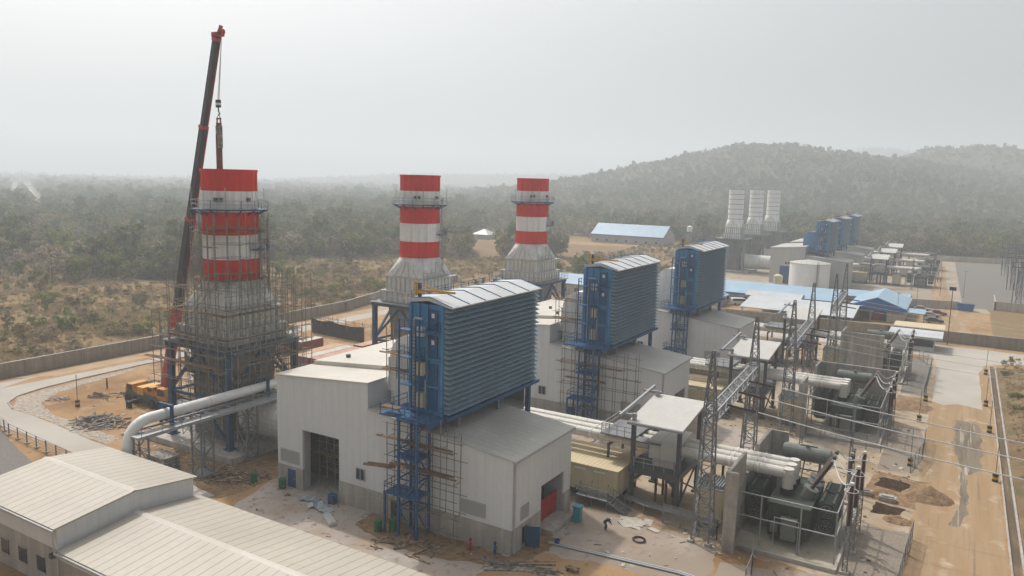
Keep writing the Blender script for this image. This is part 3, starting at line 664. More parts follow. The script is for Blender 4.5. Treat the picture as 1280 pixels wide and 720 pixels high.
# ------------------------------------------------------------------ scaffolds
def scaffold(name,label,faces,boards,loc,r=.042,step=1.6,lift=1.7,seed=1,drop=.08):
    rnd=random.Random(seed); t=thing(name,label,'scaffolding',loc)
    m=MB()
    for (xa,ya),(xb,yb),z0,z1 in faces:
        L=math.hypot(xb-xa,yb-ya); n=max(1,round(L/step))
        nx,ny=(yb-ya)/L*1.1,-(xb-xa)/L*1.1
        for off in (0,1):
            for k in range(n+1):
                x=xa+(xb-xa)*k/n+nx*off; y=ya+(yb-ya)*k/n+ny*off
                m.bar((x+rnd.uniform(-.06,.06),y,z0),(x+rnd.uniform(-.08,.08),y,z1+rnd.uniform(-.3,1.6)),r*1.7)
            z=z0+rnd.uniform(.8,1.4)
            while z<z1:
                if rnd.random()>drop:
                    e=rnd.uniform(.1,.9)/L; m.bar((xa-(xb-xa)*e+nx*off,ya-(yb-ya)*e+ny*off,z+rnd.uniform(-.08,.08)),(xb+(xb-xa)*e+nx*off,yb+(yb-ya)*e+ny*off,z+rnd.uniform(-.08,.08)),r*1.6)
                if off==0:
                    for k in range(n+1):
                        x=xa+(xb-xa)*k/n; y=ya+(yb-ya)*k/n
                        if rnd.random()>.35: m.bar((x-nx*.15,y-ny*.15,z+.06),(x+nx*1.2,y+ny*1.2,z+.06),r*1.4)
                z+=lift*rnd.uniform(.9,1.1)
        if rnd.random()<.8: m.bar((xa+nx*1.05,ya+ny*1.05,z0),(xb+nx*1.05,yb+ny*1.05,min(z1,z0+L)),r*1.5)
    m.build('scaffold_tube',SCAF,t)
    for (xa,ya),(xb,yb),z in boards:
        b=MB(); L=math.hypot(xb-xa,yb-ya); a=math.atan2(yb-ya,xb-xa); n=max(1,int(L/2.8))
        for w in (-.32,0,.32):
            u0=rnd.uniform(-.12,.06); u1=1+rnd.uniform(-.06,.12)
            for k in range(n):
                if n>2 and rnd.random()<.06: continue
                u=u0+(u1-u0)*(k+.5)/n; b.obox((xa+(xb-xa)*u-math.sin(a)*w,ya+(yb-ya)*u+math.cos(a)*w,z+rnd.uniform(0,.06)),(L*(u1-u0)/n*1.08,.29,.06),a+rnd.uniform(-.03,.03))
        b.build('scaffold_walkway',PLANK,t)
    return t
cx,cy=SC
F=[];B=[]
def ring(s,z0,z1,bs):
    P=[(cx-s,cy-s),(cx+s,cy-s),(cx+s,cy+s),(cx-s,cy+s)]
    for i in range(4): F.append((P[i],P[(i+1)%4],z0,z1))
    s+=.55
    P=[(cx-s,cy-s),(cx+s,cy-s),(cx+s,cy+s),(cx-s,cy+s)]
    for z in bs:
        for i in range(4): B.append((P[i],P[(i+1)%4],z))
ring(5.1,14,22.5,(14.9,18.1)); 
def ring8(s,z0,z1,bs,n=8):
    P=[(cx+s*math.cos(2*math.pi*(k+.5)/n),cy+s*math.sin(2*math.pi*(k+.5)/n)) for k in range(n)]
    Q=[(cx+(s+.5)*math.cos(2*math.pi*(k+.5)/n),cy+(s+.5)*math.sin(2*math.pi*(k+.5)/n)) for k in range(n)]
    for i in range(n): F.append((P[i],P[(i+1)%n],z0,z1))
    for z in bs:
        for i in range(n): B.append((Q[i],Q[(i+1)%n],z))
ring8(4.0,20,29.6,(22.2,28.3))
F+=[((-77.4,62.5),(-77.4,75),7,21.5),((-78,60.9),(-91,60.9),8,17),((-88,75.2),(-78,75.2),3,14)]
F+=[((-88,63.9),(-80.5,63.9),1,13),((-79.4,64.5),(-79.4,73),7.6,13)]
B+=[((-88,63.4),(-80.5,63.4),6.1),((-88,63.4),(-80.5,63.4),9.8),((-79,64.5),(-79,73),10),((-91,60.4),(-78,60.4),12.0),((-76.9,63),(-76.9,74),12.3)]
scaffold('stack_scaffolding','dense pole scaffolding with plank rings wrapped round the stack by the crane',F,B,(cx,cy,0),r=.04,step=1.9,lift=1.9,seed=3)
scaffold('wall_scaffolding','pole scaffolding with planks under the blue filter house, first hall',
  [((-40.9,58.9),(-49.3,58.9),0,11),((-52.7,62.8),(-48.5,62.8),11.8,19) if False else ((-48.3,62.7),(-52.6,62.7),14.5,19)],
  [((-49.5,58.4),(-41,58.4),9.6),((-48,58.4),(-41,58.4),7.0),((-51.2,57.8),(-48.2,58.6),6.5),((-52.4,62.2),(-48.4,62.2),15.6),((-52.4,62.2),(-48.4,62.2),17.4),((-49.2,58.2),(-47.2,58.2),13.0)],(-46,58,0),seed=5)
scaffold('wall_scaffolding','pole scaffolding with planks under the blue filter house, middle hall',
  [((-38.4,58.9+PIT),(-50.2,58.9+PIT),0,11),((-48.3,62.7+PIT),(-53.4,62.7+PIT),11.6,19)],
  [((-50.5,58.4+PIT),(-40,58.4+PIT),9.4),((-49,58.4+PIT),(-43,58.4+PIT),7.2),((-53,62.2+PIT),(-48.4,62.2+PIT),15.2),((-53,62.2+PIT),(-48.4,62.2+PIT),18.3)],(-46,58+PIT,0),seed=6)
scaffold('doorway_scaffolding','pole scaffolding standing inside the tall open doorway of the first hall',
  [((-57.6,62.4),(-62.4,62.4),.12,7.8),((-57.6,63.6),(-62.4,63.6),.12,7)],[((-62,62.0),(-58,62.0),4.2)],(-60,63,0),step=1.3,lift=1.4,seed=8)

# ------------------------------------------------------------------ electrical side of each unit
def container_room():
    t=thing('switchgear_container','cream switchgear container with ribbed roof and steel steps, beside the red dock doors','container',(-35.5,79.5,0),'cream switchgear containers')
    b=MB(); b.box(-41,76.2,1.1,-30.8,83.2,4.0); b.build('body',CREAM,t)
    r=MB(); r.box(-41.1,76.05,4.003,-30.65,83.35,4.16); r.build('roof',CREAMR,t)
    for x in (-40.5,-36,-31.2):
        for y in (76.6,79.7,82.8): l=MB(); l.box(x-.15,y-.15,0,x+.15,y+.15,1.1); l.build('leg',STEELD,t)
    l=MB(); l.box(-41,76.22,.85,-30.85,76.4,1.096); l.build('plinth_beam',STEELD,t)
    for x in (-34.6,-32.6):
        d=MB(); d.box(x,76.13,1.2,x+.95,76.198,3.3); v=d.build('door',CREAM,t); h=MB(); h.box(x+.8,76.09,2.2,x+.88,76.127,2.4); h.build('handle',STEELD,v)
    for x in (-33.6,-36):
        d=MB(); d.box(x,76.0,3.55,x+1.4,76.195,3.68); d.build('canopy_lamp',HELM,t)
    s=MB(); s.box(-35.2,74.6,1.0,-31.2,76.1,1.1); s.rail([(-35.1,76.0),(-35.1,74.7),(-31.2,74.7)],1.1,1.05,1.2,.04)
    for x in (-35,-33.2,-31.3): s.bar((x,74.75,0),(x,74.75,1.05),.12)
    for k in range(6): s.box(-31.2+k*.38,74.65,.92-k*.17,-30.85+k*.38,76.0,.96-k*.17)
    for y in (74.65,76.0):
        s.bar((-31.2,y,1.0),(-28.9,y,0.05),.08,.2); s.bar((-31.2,y,2.1),(-28.9,y,1.1),.06)
        for k in range(4): s.bar((-31.1+k*.7,y,.95-k*.29),(-31.1+k*.7,y,2.05-k*.3),.05)
    s.build('access_step',GALVD,t)
    return t
def breaker_shelter():
    t=thing('breaker_shelter','steel framed breaker shelter with sloping white roof above the fat white ducts','shelter',(-27.2,82,0),'breaker shelters')
    xs=(-29.9,-24.6); ys=(78.3,85.6)
    for x in xs:
        for y in ys: 
            l=MB(); zt=9.5+(y-78)*.137; l.box(x-.22,y-.22,.0,x+.22,y+.22,zt-.1); l.box(x-.45,y-.45,.0,x+.45,y+.45,.25); l.build('post',STEELD,t)
    r=MB(); r.ext([(-30.4,77.7,9.5),(-30.4,77.7,9.66),(-30.4,86.4,10.86),(-30.4,86.4,10.70)],(6.3,0,0)); r.build('roof',SHWHITE,t)
    e=MB(); e.box(-30.45,77.55,9.36,-24.05,77.69,9.6); e.bar((-30.2,78,9.35),(-30.2,86.2,10.5),.2,.25); e.bar((-24.3,78,9.35),(-24.3,86.2,10.5),.2,.25); e.build('roof_beam',GALV,t)
    h=MB(); h.bar((-31.2,77.2,10.3),(-31.0,87.5,11.4),.25,.35); h.bar((-31.8,78.2,10.25),(-29.6,78.2,10.25),.28,.28); h.bar((-31.8,86,11.1),(-29.6,86,11.1),.28,.28); h.bar((-29.9,78.3,9.4),(-29.9,78.3,10.5),.4); h.bar((-29.9,85.6,10.4),(-29.9,85.6,11.4),.35); h.build('hoist_beam',GALV,t)
    p=MB(); p.box(-30.2,77.9,4.2,-24.3,86,4.5); p.bar((-30.2,78.0,4.0),(-24.3,78.0,4.0),.3,.5); p.bar((-24.5,78,4.0),(-24.5,86,4.0),.3,.5); p.bar((-30,78,4.0),(-30,86,4.0),.3,.5)
    for x,sx in ((-29.7,1),(-24.8,-1)): p.bar((x,78.2,2.9),(x+sx*1.2,78.2,3.9),.3)
    p.build('deck',STEELD,t)
    p=MB(); p.rail([(-29.6,77.95),(-24.9,77.95)],4.5,1.1,1.2,.04); p.rail([(-34.2,79.2),(-30.4,79.2)],7.25,1.1,1.0,.04); p.rail([(-34.2,79.2),(-34.2,85)],7.25,1.1,1.2,.04); p.build('deck_rail',GALV,t)
    p=MB(); p.box(-34.3,79,7.1,-30.2,85,7.25); p.box(-30.6,79,7.0,-27,80.6,7.12); p.build('side_platform',GALVD,t)
    g=MB(); g.box(-28.4,79.4,5.3,-25.2,84.6,7.3); g.box(-28.0,79.6,4.5,-25.6,84.3,5.3); g.box(-28.5,79.3,7.3,-25.1,84.7,7.42); g.build('breaker_housing',BUSW,t)
    for x in (-27.6,-26.4,-25.4):
        for y in (80,82.5): q=MB(); q.path([(x,y,4.1),(x,y,.05)],.16); q.build('cable_riser',RUST,t)
    b=MB(); b.bar((-24.6,78.3,.3),(-24.6,85.6,3.9),.16); b.bar((-29.9,85.6,.3),(-24.6,85.6,3.9),.16); b.bar((-24.6,85.6,.3),(-24.6,78.3,3.9),.16); b.build('bracing',STEELD,t)
    return t
def bus_duct():
    t=thing('bus_duct','three fat white bus ducts ending at the green transformer by the dug pits','bus duct',(-26,82,0),'triple white bus ducts')
    for k,y in enumerate((80.4,82.0,83.6)):
        m=MB(); m.path([(-47,y,6.45),(-28.7,y,6.45)],.56,16); m.tube((-24.9,y,6.45),(-13.0,y,6.45),.56,16); m.tube((-13.5,y,6.98),(-13.5,y,4.9),.57,16); o=m.build('phase_duct',BUSW,t)
        for x in (-36,-32,-23,-19.5,-16.5): m=MB(); m.tube((x-.07,y,6.45),(x+.07,y,6.45),.62,16); m.build('flange',WHITE,o)
    s=MB()
    for x in (-33.5,-21.2): 
        s.bar((x,79.6,5.72),(x,84.4,5.72),.25)
        for y in (79.8,84.2): s.bar((x,y,0),(x,y,5.7),.25)
    s.build('duct_support',STEELD,t)
    return t
def aux_cabinet():
    t=thing('auxiliary_transformer_cabinet','cream louvred transformer cabinet with grey fins on top, behind the bare concrete wall','cabinet',(-20.6,79,0),'cream transformer cabinets')
    b=MB(); b.box(-22.1,77.0,.7,-19.3,80.4,4.2); b.build('body',CREAM,t)
    b=MB(); b.box(-22.2,76.9,4.203,-19.2,80.5,4.35); 
    for k in range(10): b.box(-22.0+k*.28,77.1,4.35,-21.9+k*.28,80.3,4.75)
    b.build('top_fin',GALV,t)
    b=MB(); b.box(-21.9,77.2,.03,-19.5,80.2,.7); b.build('skid',STEELD,t)
    d=MB(); d.box(-21.6,76.94,.9,-20.5,76.998,3.6); d.box(-20.45,76.94,.9,-19.5,76.998,3.6); d.build('door',CREAM,t)
    return t
def fire_wall():
    t=thing('fire_wall','bare concrete blast wall with a gap for white ducts, next to the transformer by the dug pits','wall',(-17.9,82,0),'concrete blast walls')
    m=MB(); m.box(-17.9,72.3,0,-16.7,72.7,8.3); m.box(-17.9,72.7,0,-17.55,79.2,8.3); m.box(-18.2,79.2-.01,0,-17.9,79.2,8.3) if False else None
    m.build('near_panel',FCONC,t)
    m=MB(); m.box(-17.85,79.2,0,-17.6,85.0,5.5); m.build('low_panel',FCONC,t)
    m=MB(); m.box(-17.9,85.0,0,-17.55,91.6,7.4); m.box(-17.55,91.25,0,-15.6,91.6,7.4); m.build('far_panel',FCONC,t)
    return t
def transformer():
    t=thing('power_transformer','dark green power transformer with pipe cage and fan radiators, beside the dug pits','transformer',(-12.5,81.5,0),'green power transformers')
    b=MB(); b.box(-14.6,77.4,.75,-10.8,86.0,4.1); b.box(-14.8,77.2,4.1,-10.6,86.2,4.28)
    for k in range(9): b.box(-14.75,77.7+k*1.0,.8,-14.6,77.85+k*1.0,4.1); b.box(-10.8,77.7+k*1.0,.8,-10.65,77.85+k*1.0,4.1)
    for k in range(5): b.box(-14.4+k*.85,77.25,.8,-14.25+k*.85,77.4,4.1)
    b.box(-14.2,77.6,.35,-11.2,85.8,.75); b.build('tank',TGREEN,t)
    c=MB(); c.tube((-15.2,87.2,6.7),(-10.4,87.2,6.7),.85,18); c.tube((-15.35,87.2,6.7),(-15.2,87.2,6.7),.7,18); c.tube((-10.4,87.2,6.7),(-10.25,87.2,6.7),.7,18); c.tube((-12.8,86.9,7.5),(-12.8,86.9,7.8),.2,8)
    c.bar((-13.6,87.2,7.6),(-11.8,87.2,7.6),.25,.12); co=c.build('conservator',TGREENL,t,smooth=False)
    s=MB()
    for x in (-14.3,-11.4):
        for y in (86.7,87.7): s.bar((x,y,0.3),(x,y,5.95),.14)
        s.bar((x,86.7,2),(x,87.7,5.6),.08)
    s.bar((-14.3,86.7,5.0),(-11.4,86.7,5.0),.12); s.bar((-14.3,86.7,1),(-11.4,86.7,5),.1); s.path([(-13,87.2,5.9),(-13,86.2,5.3),(-13,85.4,4.3)],.08); s.build('conservator_frame',GALVD,co)
    for x0 in (-17.2,-10.2):
        for y0 in (79.2,82.6):
            r=MB()
            for k in range(9): r.box(x0,y0+k*.34,1.5,x0+1.7,y0+k*.34+.12,4.6)
            r.box(x0+.2,y0,4.6,x0+.4,y0+2.9,4.75); r.box(x0+1.3,y0,4.6,x0+1.5,y0+2.9,4.75); r.box(x0+.2,y0,1.35,x0+1.5,y0+.2,1.5)
            rb=r.build('radiator_bank',TGREEN,t)
            if y0<80:
                for z in (2.3,3.75):
                    f=MB(); f.m=0; f.tube((x0+.85,y0-.22,z),(x0+.85,y0-.02,z),.66,20); f.m=1
                    for q in (.62,.4): 
                        n=20
                        for i in range(n): f.bar((x0+.85+q*math.cos(2*math.pi*i/n),y0-.25,z+q*math.sin(2*math.pi*i/n)),(x0+.85+q*math.cos(2*math.pi*(i+1)/n),y0-.25,z+q*math.sin(2*math.pi*(i+1)/n)),.04)
                    for i in range(6):
                        a=i*math.pi/3; f.bar((x0+.85,y0-.23,z),(x0+.85+.55*math.cos(a),y0-.23,z+.55*math.sin(a)),.16,.03)
                    f.build('cooling_fan',[BLACK,TGREENL],rb)
    for k,y in enumerate((80.6,82.4,84.2)):
        tu=MB(); tu.tube((-11.6,y,4.2),(-11.2,y,5.2),.62,14); tu.tube((-11.25,y,5.1),(-11.15,y,5.35),.75,14); q=tu.build('turret',TGREENL,t)
        p=Vector((-11.15,y,5.3)); e=Vector((-9.4,y,8.5)); d=e-p
        bs=MB(); n=16
        for i in range(n):
            a=p+d*(i/n); bb=p+d*((i+.55)/n); bs.tube(a,bb,.27,10,.17); bs.tube(bb,p+d*((i+1)/n),.15,8)
        bs.build('bushing',BROWN,q)
        g=MB(); g.tube(e,e+d*.06,.18,8); g.build('terminal_cap',GALV,q)
        tu=MB(); tu.tube((-13.5,y-.3,4.28),(-13.5,y-.3,4.9),.7,14); tu.build('duct_flange',BLACK,t)
    m=MB(); m.box(-13.2,76.5,.9,-11.8,77.2,3.0); m.box(-13.3,76.4,3.0,-11.7,77.22,3.1); m.box(-14.3,76.9,1.3,-13.6,77.22,2.3); m.build('control_box',TGREENL,t)
    d=MB(); xs=(-17.6,-15.0,-11.2,-7.95); z1,z2=5.3,2.9
    for z in (z1,z2): 
        d.path([(-17.6,75.6,z),(-7.95,75.6,z)],.07); d.path([(-17.6,88.6,z),(-7.95,88.6,z)],.07)
        d.path([(-7.95,75.6,z),(-7.95,88.6,z)],.07); d.path([(-17.6,75.6,z),(-17.6,88.6,z)],.07)
    for x in xs:
        for y in (75.6,88.6): d.path([(x,y,.1),(x,y,z1)],.075)
    for y in (79.5,84.5):
        d.path([(-7.95,y,.1),(-7.95,y,z1)],.075); d.path([(-17.6,y,.1),(-17.6,y,z1)],.075)
    d.path([(-13.7,75.7,.2),(-13.7,75.7,3.4),(-11.4,75.7,3.4),(-11.4,75.7,.2)],.05)
    d.build('deluge_pipe',GALV,t)
    return t
def bund():
    t=thing('transformer_bund','low concrete bund slab under the green transformer by the dug pits','bund',(-12.6,82,0),'transformer bund slabs')
    m=MB(); m.box(-17.3,73.9,.0,-7.7,91.4,.10); m.build('slab',mat('bund_screed',(.43,.385,.30),.9,n1=(3,.1),n2=(.3,.2),stain=(.5,(.24,.21,.17),.6),spec=.05),t)
    m=MB()
    for a in ((-17.3,73.8,-7.5,74.05),(-17.3,91.3,-7.5,91.5),(-7.75,74.06,-7.5,91.29)): m.box(a[0],a[1],0,a[2],a[3],.42)
    m.build('kerb',COPING,t)
    return t
def arrester(y,lab):
    t=thing('arrester_post',lab,'post insulator',(-6.85,y,0),'brown arrester posts')
    m=MB(); m.lattice((-6.85,y,.25),(-6.85,y,4.7),.42,.42,9,.035); m.build('lattice_stand',GALVD,t)
    m=MB(); m.box(-7.3,y-.45,0,-6.4,y+.45,.25); m.build('footing',CONC,t)
    m=MB(); n=22
    for i in range(n):
        z=4.75+i*.185; m.tube((-6.85,y,z),(-6.85,y,z+.1),.24,10,.15); m.tube((-6.85,y,z+.1),(-6.85,y,z+.185),.14,8)
    m.build('porcelain',BROWN,t)
    m=MB(); k=20
    for i in range(k): a=2*math.pi*i/k; b=2*math.pi*(i+1)/k; m.bar((-6.85+.6*math.cos(a),y+.6*math.sin(a),8.15),(-6.85+.6*math.cos(b),y+.6*math.sin(b),8.15),.06)
    for a in (0,2.1,4.2): m.bar((-6.85+.6*math.cos(a),y+.6*math.sin(a),8.15),(-6.85,y,8.8),.05)
    m.tube((-6.85,y,8.7),(-6.85,y,8.95),.2,8); m.build('grading_ring',WIRE,t)
    return t
def jumper(y0,y1,lab):
    pts=[]
    for i in range(13):
        u=i/12; pts.append((-9.25+(-6.9+9.25)*u,y0+(y1-y0)*u,8.7+.2*u-1.3*4*u*(1-u)*.8))
    m=MB(); m.path(pts,.05,6); o=m.build('jumper_cable',WIRE,None,loc=pts[0]); return tag(o,lab,'cable','drooping jumper cables')
def gantry():
    t=thing('line_gantry','grey lattice line gantry of two pointed towers and a beam over the white ducts','gantry',(-20.5,85,0),'lattice line gantries')
    for y,x in ((73.6,-20.2),(97.0,-21.4)):
        m=MB(); m.lattice((x,y,.3),(x,y,13.6),1.75,1.05,10,.075,.04); m.lattice((x,y,13.6),(x,y,19.8),1.05,.25,6,.06,.035); tw=m.build('tower',GALVD,t)
        for a in (-.9,.9):
            for b in (-.9,.9): m=MB(); m.box(x+a-.3,y+b-.3,0,x+a+.3,y+b+.3,.3); m.build('tower_footing',CONC,tw)
    m=MB(); m.lattice((-20.2,73.6,13.0),(-21.4,97.0,13.0),1.05,1.05,16,.07,.04); m.build('beam',GALV,t)
    for y in (79.5,85.3,91.0):
        m=MB(); x=-20.3-(y-73.6)/23.4*1.2
        p=Vector((x+.6,y,12.9)); q=Vector((x+3.6,y,12.65)); n=18
        for i in range(n): m.tube(p+(q-p)*(i/n),p+(q-p)*((i+.5)/n),.16,8,.1); m.tube(p+(q-p)*((i+.5)/n),p+(q-p)*((i+1)/n),.08,6)
        m.build('insulator_string',BROWN,t)
    return t
c0=container_room(); h0=breaker_shelter(); d0=bus_duct(); a0=aux_cabinet(); wl0=fire_wall(); t0=transformer(); n0=bund(); g0=gantry()
ON=('of the middle unit, one block behind the crossing wires','of the last unit, beside the inner compound wall')
for k in (1,2):
    copy_tree(c0,(0,PIT*k,0),('cream switchgear container behind the lattice gantry, one unit back from the dock','cream switchgear container of the last unit, next to the compound wall')[k-1])
    copy_tree(h0,(0,PIT*k,0),('white-roofed breaker shelter between the two lattice gantries, one unit back','white-roofed breaker shelter of the last unit, near the compound wall')[k-1])
    copy_tree(d0,(0,PIT*k,0),('three fat white bus ducts of the middle unit, crossed by the overhead wires','three fat white bus ducts of the last unit, before the compound wall')[k-1])
    copy_tree(a0,(0,PIT*k,0),('cream louvred transformer cabinet of the middle unit, beneath the overhead wires','cream louvred transformer cabinet of the last unit, beside the big blank concrete wall')[k-1])
    copy_tree(t0,(0,PIT*k,0),('dark green power transformer in front of the long shaded concrete wall','dark green power transformer of the last unit, hidden behind the blank wall')[k-1])
    copy_tree(n0,(0,PIT*k,0),('low concrete bund slab under the transformer of the middle unit','low concrete bund slab under the transformer behind the blank wall')[k-1])
    copy_tree(g0,(0,PIT*k,0),('grey lattice line gantry standing at the middle unit','grey lattice line gantry of the last unit, rising before the blue roofs')[k-1])
for k,(ya,lab) in enumerate(((122.2,'long shaded concrete blast wall behind the middle transformer'),(158.5,'blank concrete blast wall with a notch, facing the camera before the guard house'))):
    t=thing('fire_wall',lab,'wall',(-13,ya,0),'concrete blast walls')
    y1=(130.5,172)[k]
    if k==0:
        m=MB(); m.box(-18.2,y1,0,-7.2,y1+.4,8.0); m.build('back_panel',FCONC,t)
        m=MB(); m.box(-18.55,113.5,0,-17.35,113.9,8.0); m.box(-18.55,113.9,0,-18.2,119,8.0); m.box(-18.55,126.5,0,-18.2,y1+.4,8.0); m.build('side_panel',FCONC,t)
    else:
        m=MB(); m.box(-18.4,154.2,0,-11.0,154.6,9.2); m.box(-18.4,154.0,3.2,-17.0,154.197,4.0); m.build('front_panel',FCONC,t)
        m=MB(); m.box(-18.4,154.6,0,-18.0,160,9.2); m.build('side_panel',FCONC,t)
for k,y in enumerate((74.6,79.5,84.6)): arrester(y,('brown arrester post on lattice stand, at the corner of the bund','brown arrester post on lattice stand, between two others beside the bund','brown arrester post on lattice stand, closest of its row to the dug pits')[k])
for k,y in enumerate((80.6,82.4,84.2)): jumper(y,(74.6,79.5,84.6)[k],('drooping white jumper cable to the arrester post at the bund corner','drooping white jumper cable to the middle arrester post beside the bund','drooping white jumper cable to the arrester post by the dug pits')[k])
for k in range(6):
    y=(74.6,79.5,84.6)[k%3]+PIT*(1+k//3); nm=['first','second','third'][k%3]
    arrester(y,f'{nm} brown arrester post beside the '+('shaded concrete wall' if k<3 else 'gravel strip before the guard house'))
    y2=(80.6,82.4,84.2)[k%3]+PIT*(1+k//3); jumper(y2,y,f'{nm} drooping jumper cable beside the '+('shaded concrete wall' if k<3 else 'gravel strip before the guard house'))
for k,(y,s) in enumerate(((79.5,2.6),(85.3,2.5),(91.0,2.4))):
    x0=-16.8; pts=[(x0+(62-x0)*i/24,y+ (i/24)*0,12.65+.6*(i/24)-s*4*(i/24)*(1-i/24)) for i in range(25)]
    m=MB(); m.path(pts,.058,6)
    o=m.build('overhead_conductor',WIRE,None,loc=pts[0]); tag(o,('lowest of three pale overhead wires crossing the dirt road','middle one of three pale overhead wires crossing the dirt road','uppermost of three pale overhead wires crossing the dirt road')[k],'power line','overhead wires over the road')
for k in range(6):
    y=(79.5,85.3,91.0)[k%3]+PIT*(1+k//3); x0=-16.8; pts=[(x0+(62-x0)*i/20,y,12.65+.6*(i/20)-2.2*4*(i/20)*(1-i/20)) for i in range(21)]
    m=MB(); m.path(pts,.03,5); o=m.build('overhead_conductor',WIRE,None,loc=pts[0]); tag(o,('first','second','third')[k%3]+' thin overhead wire strung from the '+('middle' if k<3 else 'last')+' lattice gantry','power line','thin overhead wires')
for k,(x,y,hh,lab) in enumerate(((-9.4,97.5,11,'thin grey pole behind the first transformer'),(-15.5,99.5,9,'thin grey pole near the first far blast panel'),(-9.0,139,11,'thin grey pole behind the long shaded wall'),(-16,143,10,'thin grey pole between shaded and blank walls'),(-24.5,108,8,'thin grey pole before the middle cream cabinet'),(-25,149,9,'thin grey pole before the last breaker shelter'))):
    b=MB(); b.lattice((x,y,0),(x,y,hh),.34,.26,14,.03,.02); b.bar((x,y,hh),(x,y,hh+1.6),.05); tag(b.build('lightning_mast',GALVD,None,loc=(x,y,0)),lab,'mast','lightning masts')
# chain link fences
def clf(name,lab,pts,h=2.2,step=2.4,group='chain link fences'):
    t=thing(name,lab,'fence',(*pts[0],0),group)
    p=MB(); n_=MB()
    for a,b in zip(pts,pts[1:]):
        L=math.hypot(b[0]-a[0],b[1]-a[1]); n=max(1,round(L/step))
        for k in range(n+1): x=a[0]+(b[0]-a[0])*k/n; y=a[1]+(b[1]-a[1])*k/n; p.bar((x,y,0),(x,y,h),.09)
        p.bar((*a,h),(*b,h),.06); p.bar((*a,.15),(*b,.15),.05)
        d=Vector((b[0]-a[0],b[1]-a[1],0)).normalized(); q=Vector((-d.y,d.x,0))*.012
        n_.ext([Vector((*a,.2))-q,Vector((*b,.2))-q,Vector((*b,h-.04))-q,Vector((*a,h-.04))-q],q*2)
    p.build('fence_post',GALVD,t); n_.build('mesh_panel',NET,t); return t
clf('chain_link_fence','chain link fence in front of the blast wall and green transformer',[(-25,75.2),(-19,74.6),(-15,73.2),(-14.2,69.2),(-14.0,66)])
clf('chain_link_fence','chain link fence beside the gravel strip at the dug pits',[(-2.6,66),(-2.1,80),(-1.8,86)])
clf('chain_link_fence','chain link fence in front of the middle transformer',[(-17.3,114.6),(-11,113.6),(-7.2,113.4)])
clf('chain_link_fence','chain link fence beside the middle gravel strip',[(-3.2,107),(-2.2,114),(-2.2,122)])
clf('chain_link_fence','chain link fence round the gravel strip by the guard house',[(-3.6,150),(-3.4,176),(-6,183)])
# cable tray / pipe run with rails
t=thing('cable_rack','low rack of parallel grey pipes between container steps and lattice tower','pipe rack',(-25,77,0))
m=MB()
for k in range(5): m.path([(-30.5,77.3+.28*k,.9),(-27.5,76.4+.28*k,.9),(-19.4,76.0+.22*k,.9)],.09)
m.build('grey_pipe',GALVD,t); m=MB()
for x,y in ((-30,77),(-27.5,76.2),(-24.8,76),(-22,75.9),(-19.6,75.8)): m.bar((x,y,0),(x,y,1.0),.14); m.bar((x,y+1.5,0),(x,y+1.5,1.0),.14); m.bar((x,y-.1,.8),(x,y+1.6,.8),.1)
m.build('rack_frame',GALVD,t)

# ------------------------------------------------------------------ crane and load
t=thing('mobile_crane','orange mobile crane with a long dark red-edged boom raised above the scaffolded stack','crane',(-106,73,0))
foot=Vector((-104.2,71.6,2.6)); tip=Vector((-87.4,69.6,54.0)); dd=tip-foot
def seg(a,b,w,name,m):
    q=MB(); q.bar(foot+dd*a,foot+dd*b,w*.8,w*.95); return q.build(name,m,t)
seg(0,.25,1.35,'boom_base_section',CRED); seg(.24,.52,1.15,'boom_section',CDARK); seg(.51,.77,1.0,'boom_section',CDARK); seg(.76,1.0,.85,'boom_section',CDARK)
m=MB()
for u,w in ((.25,1.45),(.52,1.3),(.77,1.15),(.99,1.0)): m.bar(foot+dd*(u-.004),foot+dd*(u+.004),w*.8,w*.95)
a_,b_=m.frame(foot,tip)
for u0,u1,w in ((.25,.52,1.17),(.52,.77,1.02),(.77,1.0,.87)): 
    o_=-a_*(w*.4)-b_*(w*.47); m.bar(foot+dd*u0+o_,foot+dd*u1+o_,.13)
m.build('boom_collar',CRED,t)
m=MB(); hd=tip+Vector((.5,0,.4)); m.obox(tip+Vector((.2,0,.1)),(1.9,.6,.6)); m.tube(tip+Vector((.9,-.3,.4)),tip+Vector((.9,.3,.4)),.42,14); m.bar(tip+Vector((.6,0,.5)),tip+Vector((.9,0,1.2)),.35); m.build('boom_head',CRED,t)
hk=Vector((-86.75,69.0,44.6))
m=MB()
for dx in (-.12,.05,.2): m.path([tip+Vector((1.0,0,.4)),hk+Vector((dx,0,.9))],.035,5)
m.build('hoist_rope',WIRE,t)
m=MB(); m.m=0; m.obox(hk+Vector((0,0,.5)),(.6,.4,1.0)); m.m=1; m.obox(hk+Vector((0,0,.45)),(.64,.44,.3)); m.m=0; m.path([hk,hk-Vector((0,0,.5)),hk+Vector((.25,0,-.8)),hk+Vector((0,0,-1.0))],.09,6); m.build('hook_block',[BLACK,HELM],t)
m=MB(); m.box(-111.5,69.6,.8,-98.5,72.4,1.5); m.box(-111.0,69.5,1.5,-99,69.7,1.9); m.box(-111.0,72.3,1.5,-99,72.5,1.9); m.build('carrier',STEELD,t); m=MB(); m.ext([(-111.6,69.7,1.3),(-111.6,69.7,2.3),(-111.2,69.7,2.9),(-109.8,69.7,2.9),(-109.6,69.7,1.3)],(0,2.6,0)); q_=m.build('road_cab',ORANGE,t); m=MB(); m.box(-111.0,69.62,2.0,-109.9,69.697,2.75); m.build('cab_window',GLASS,q_)
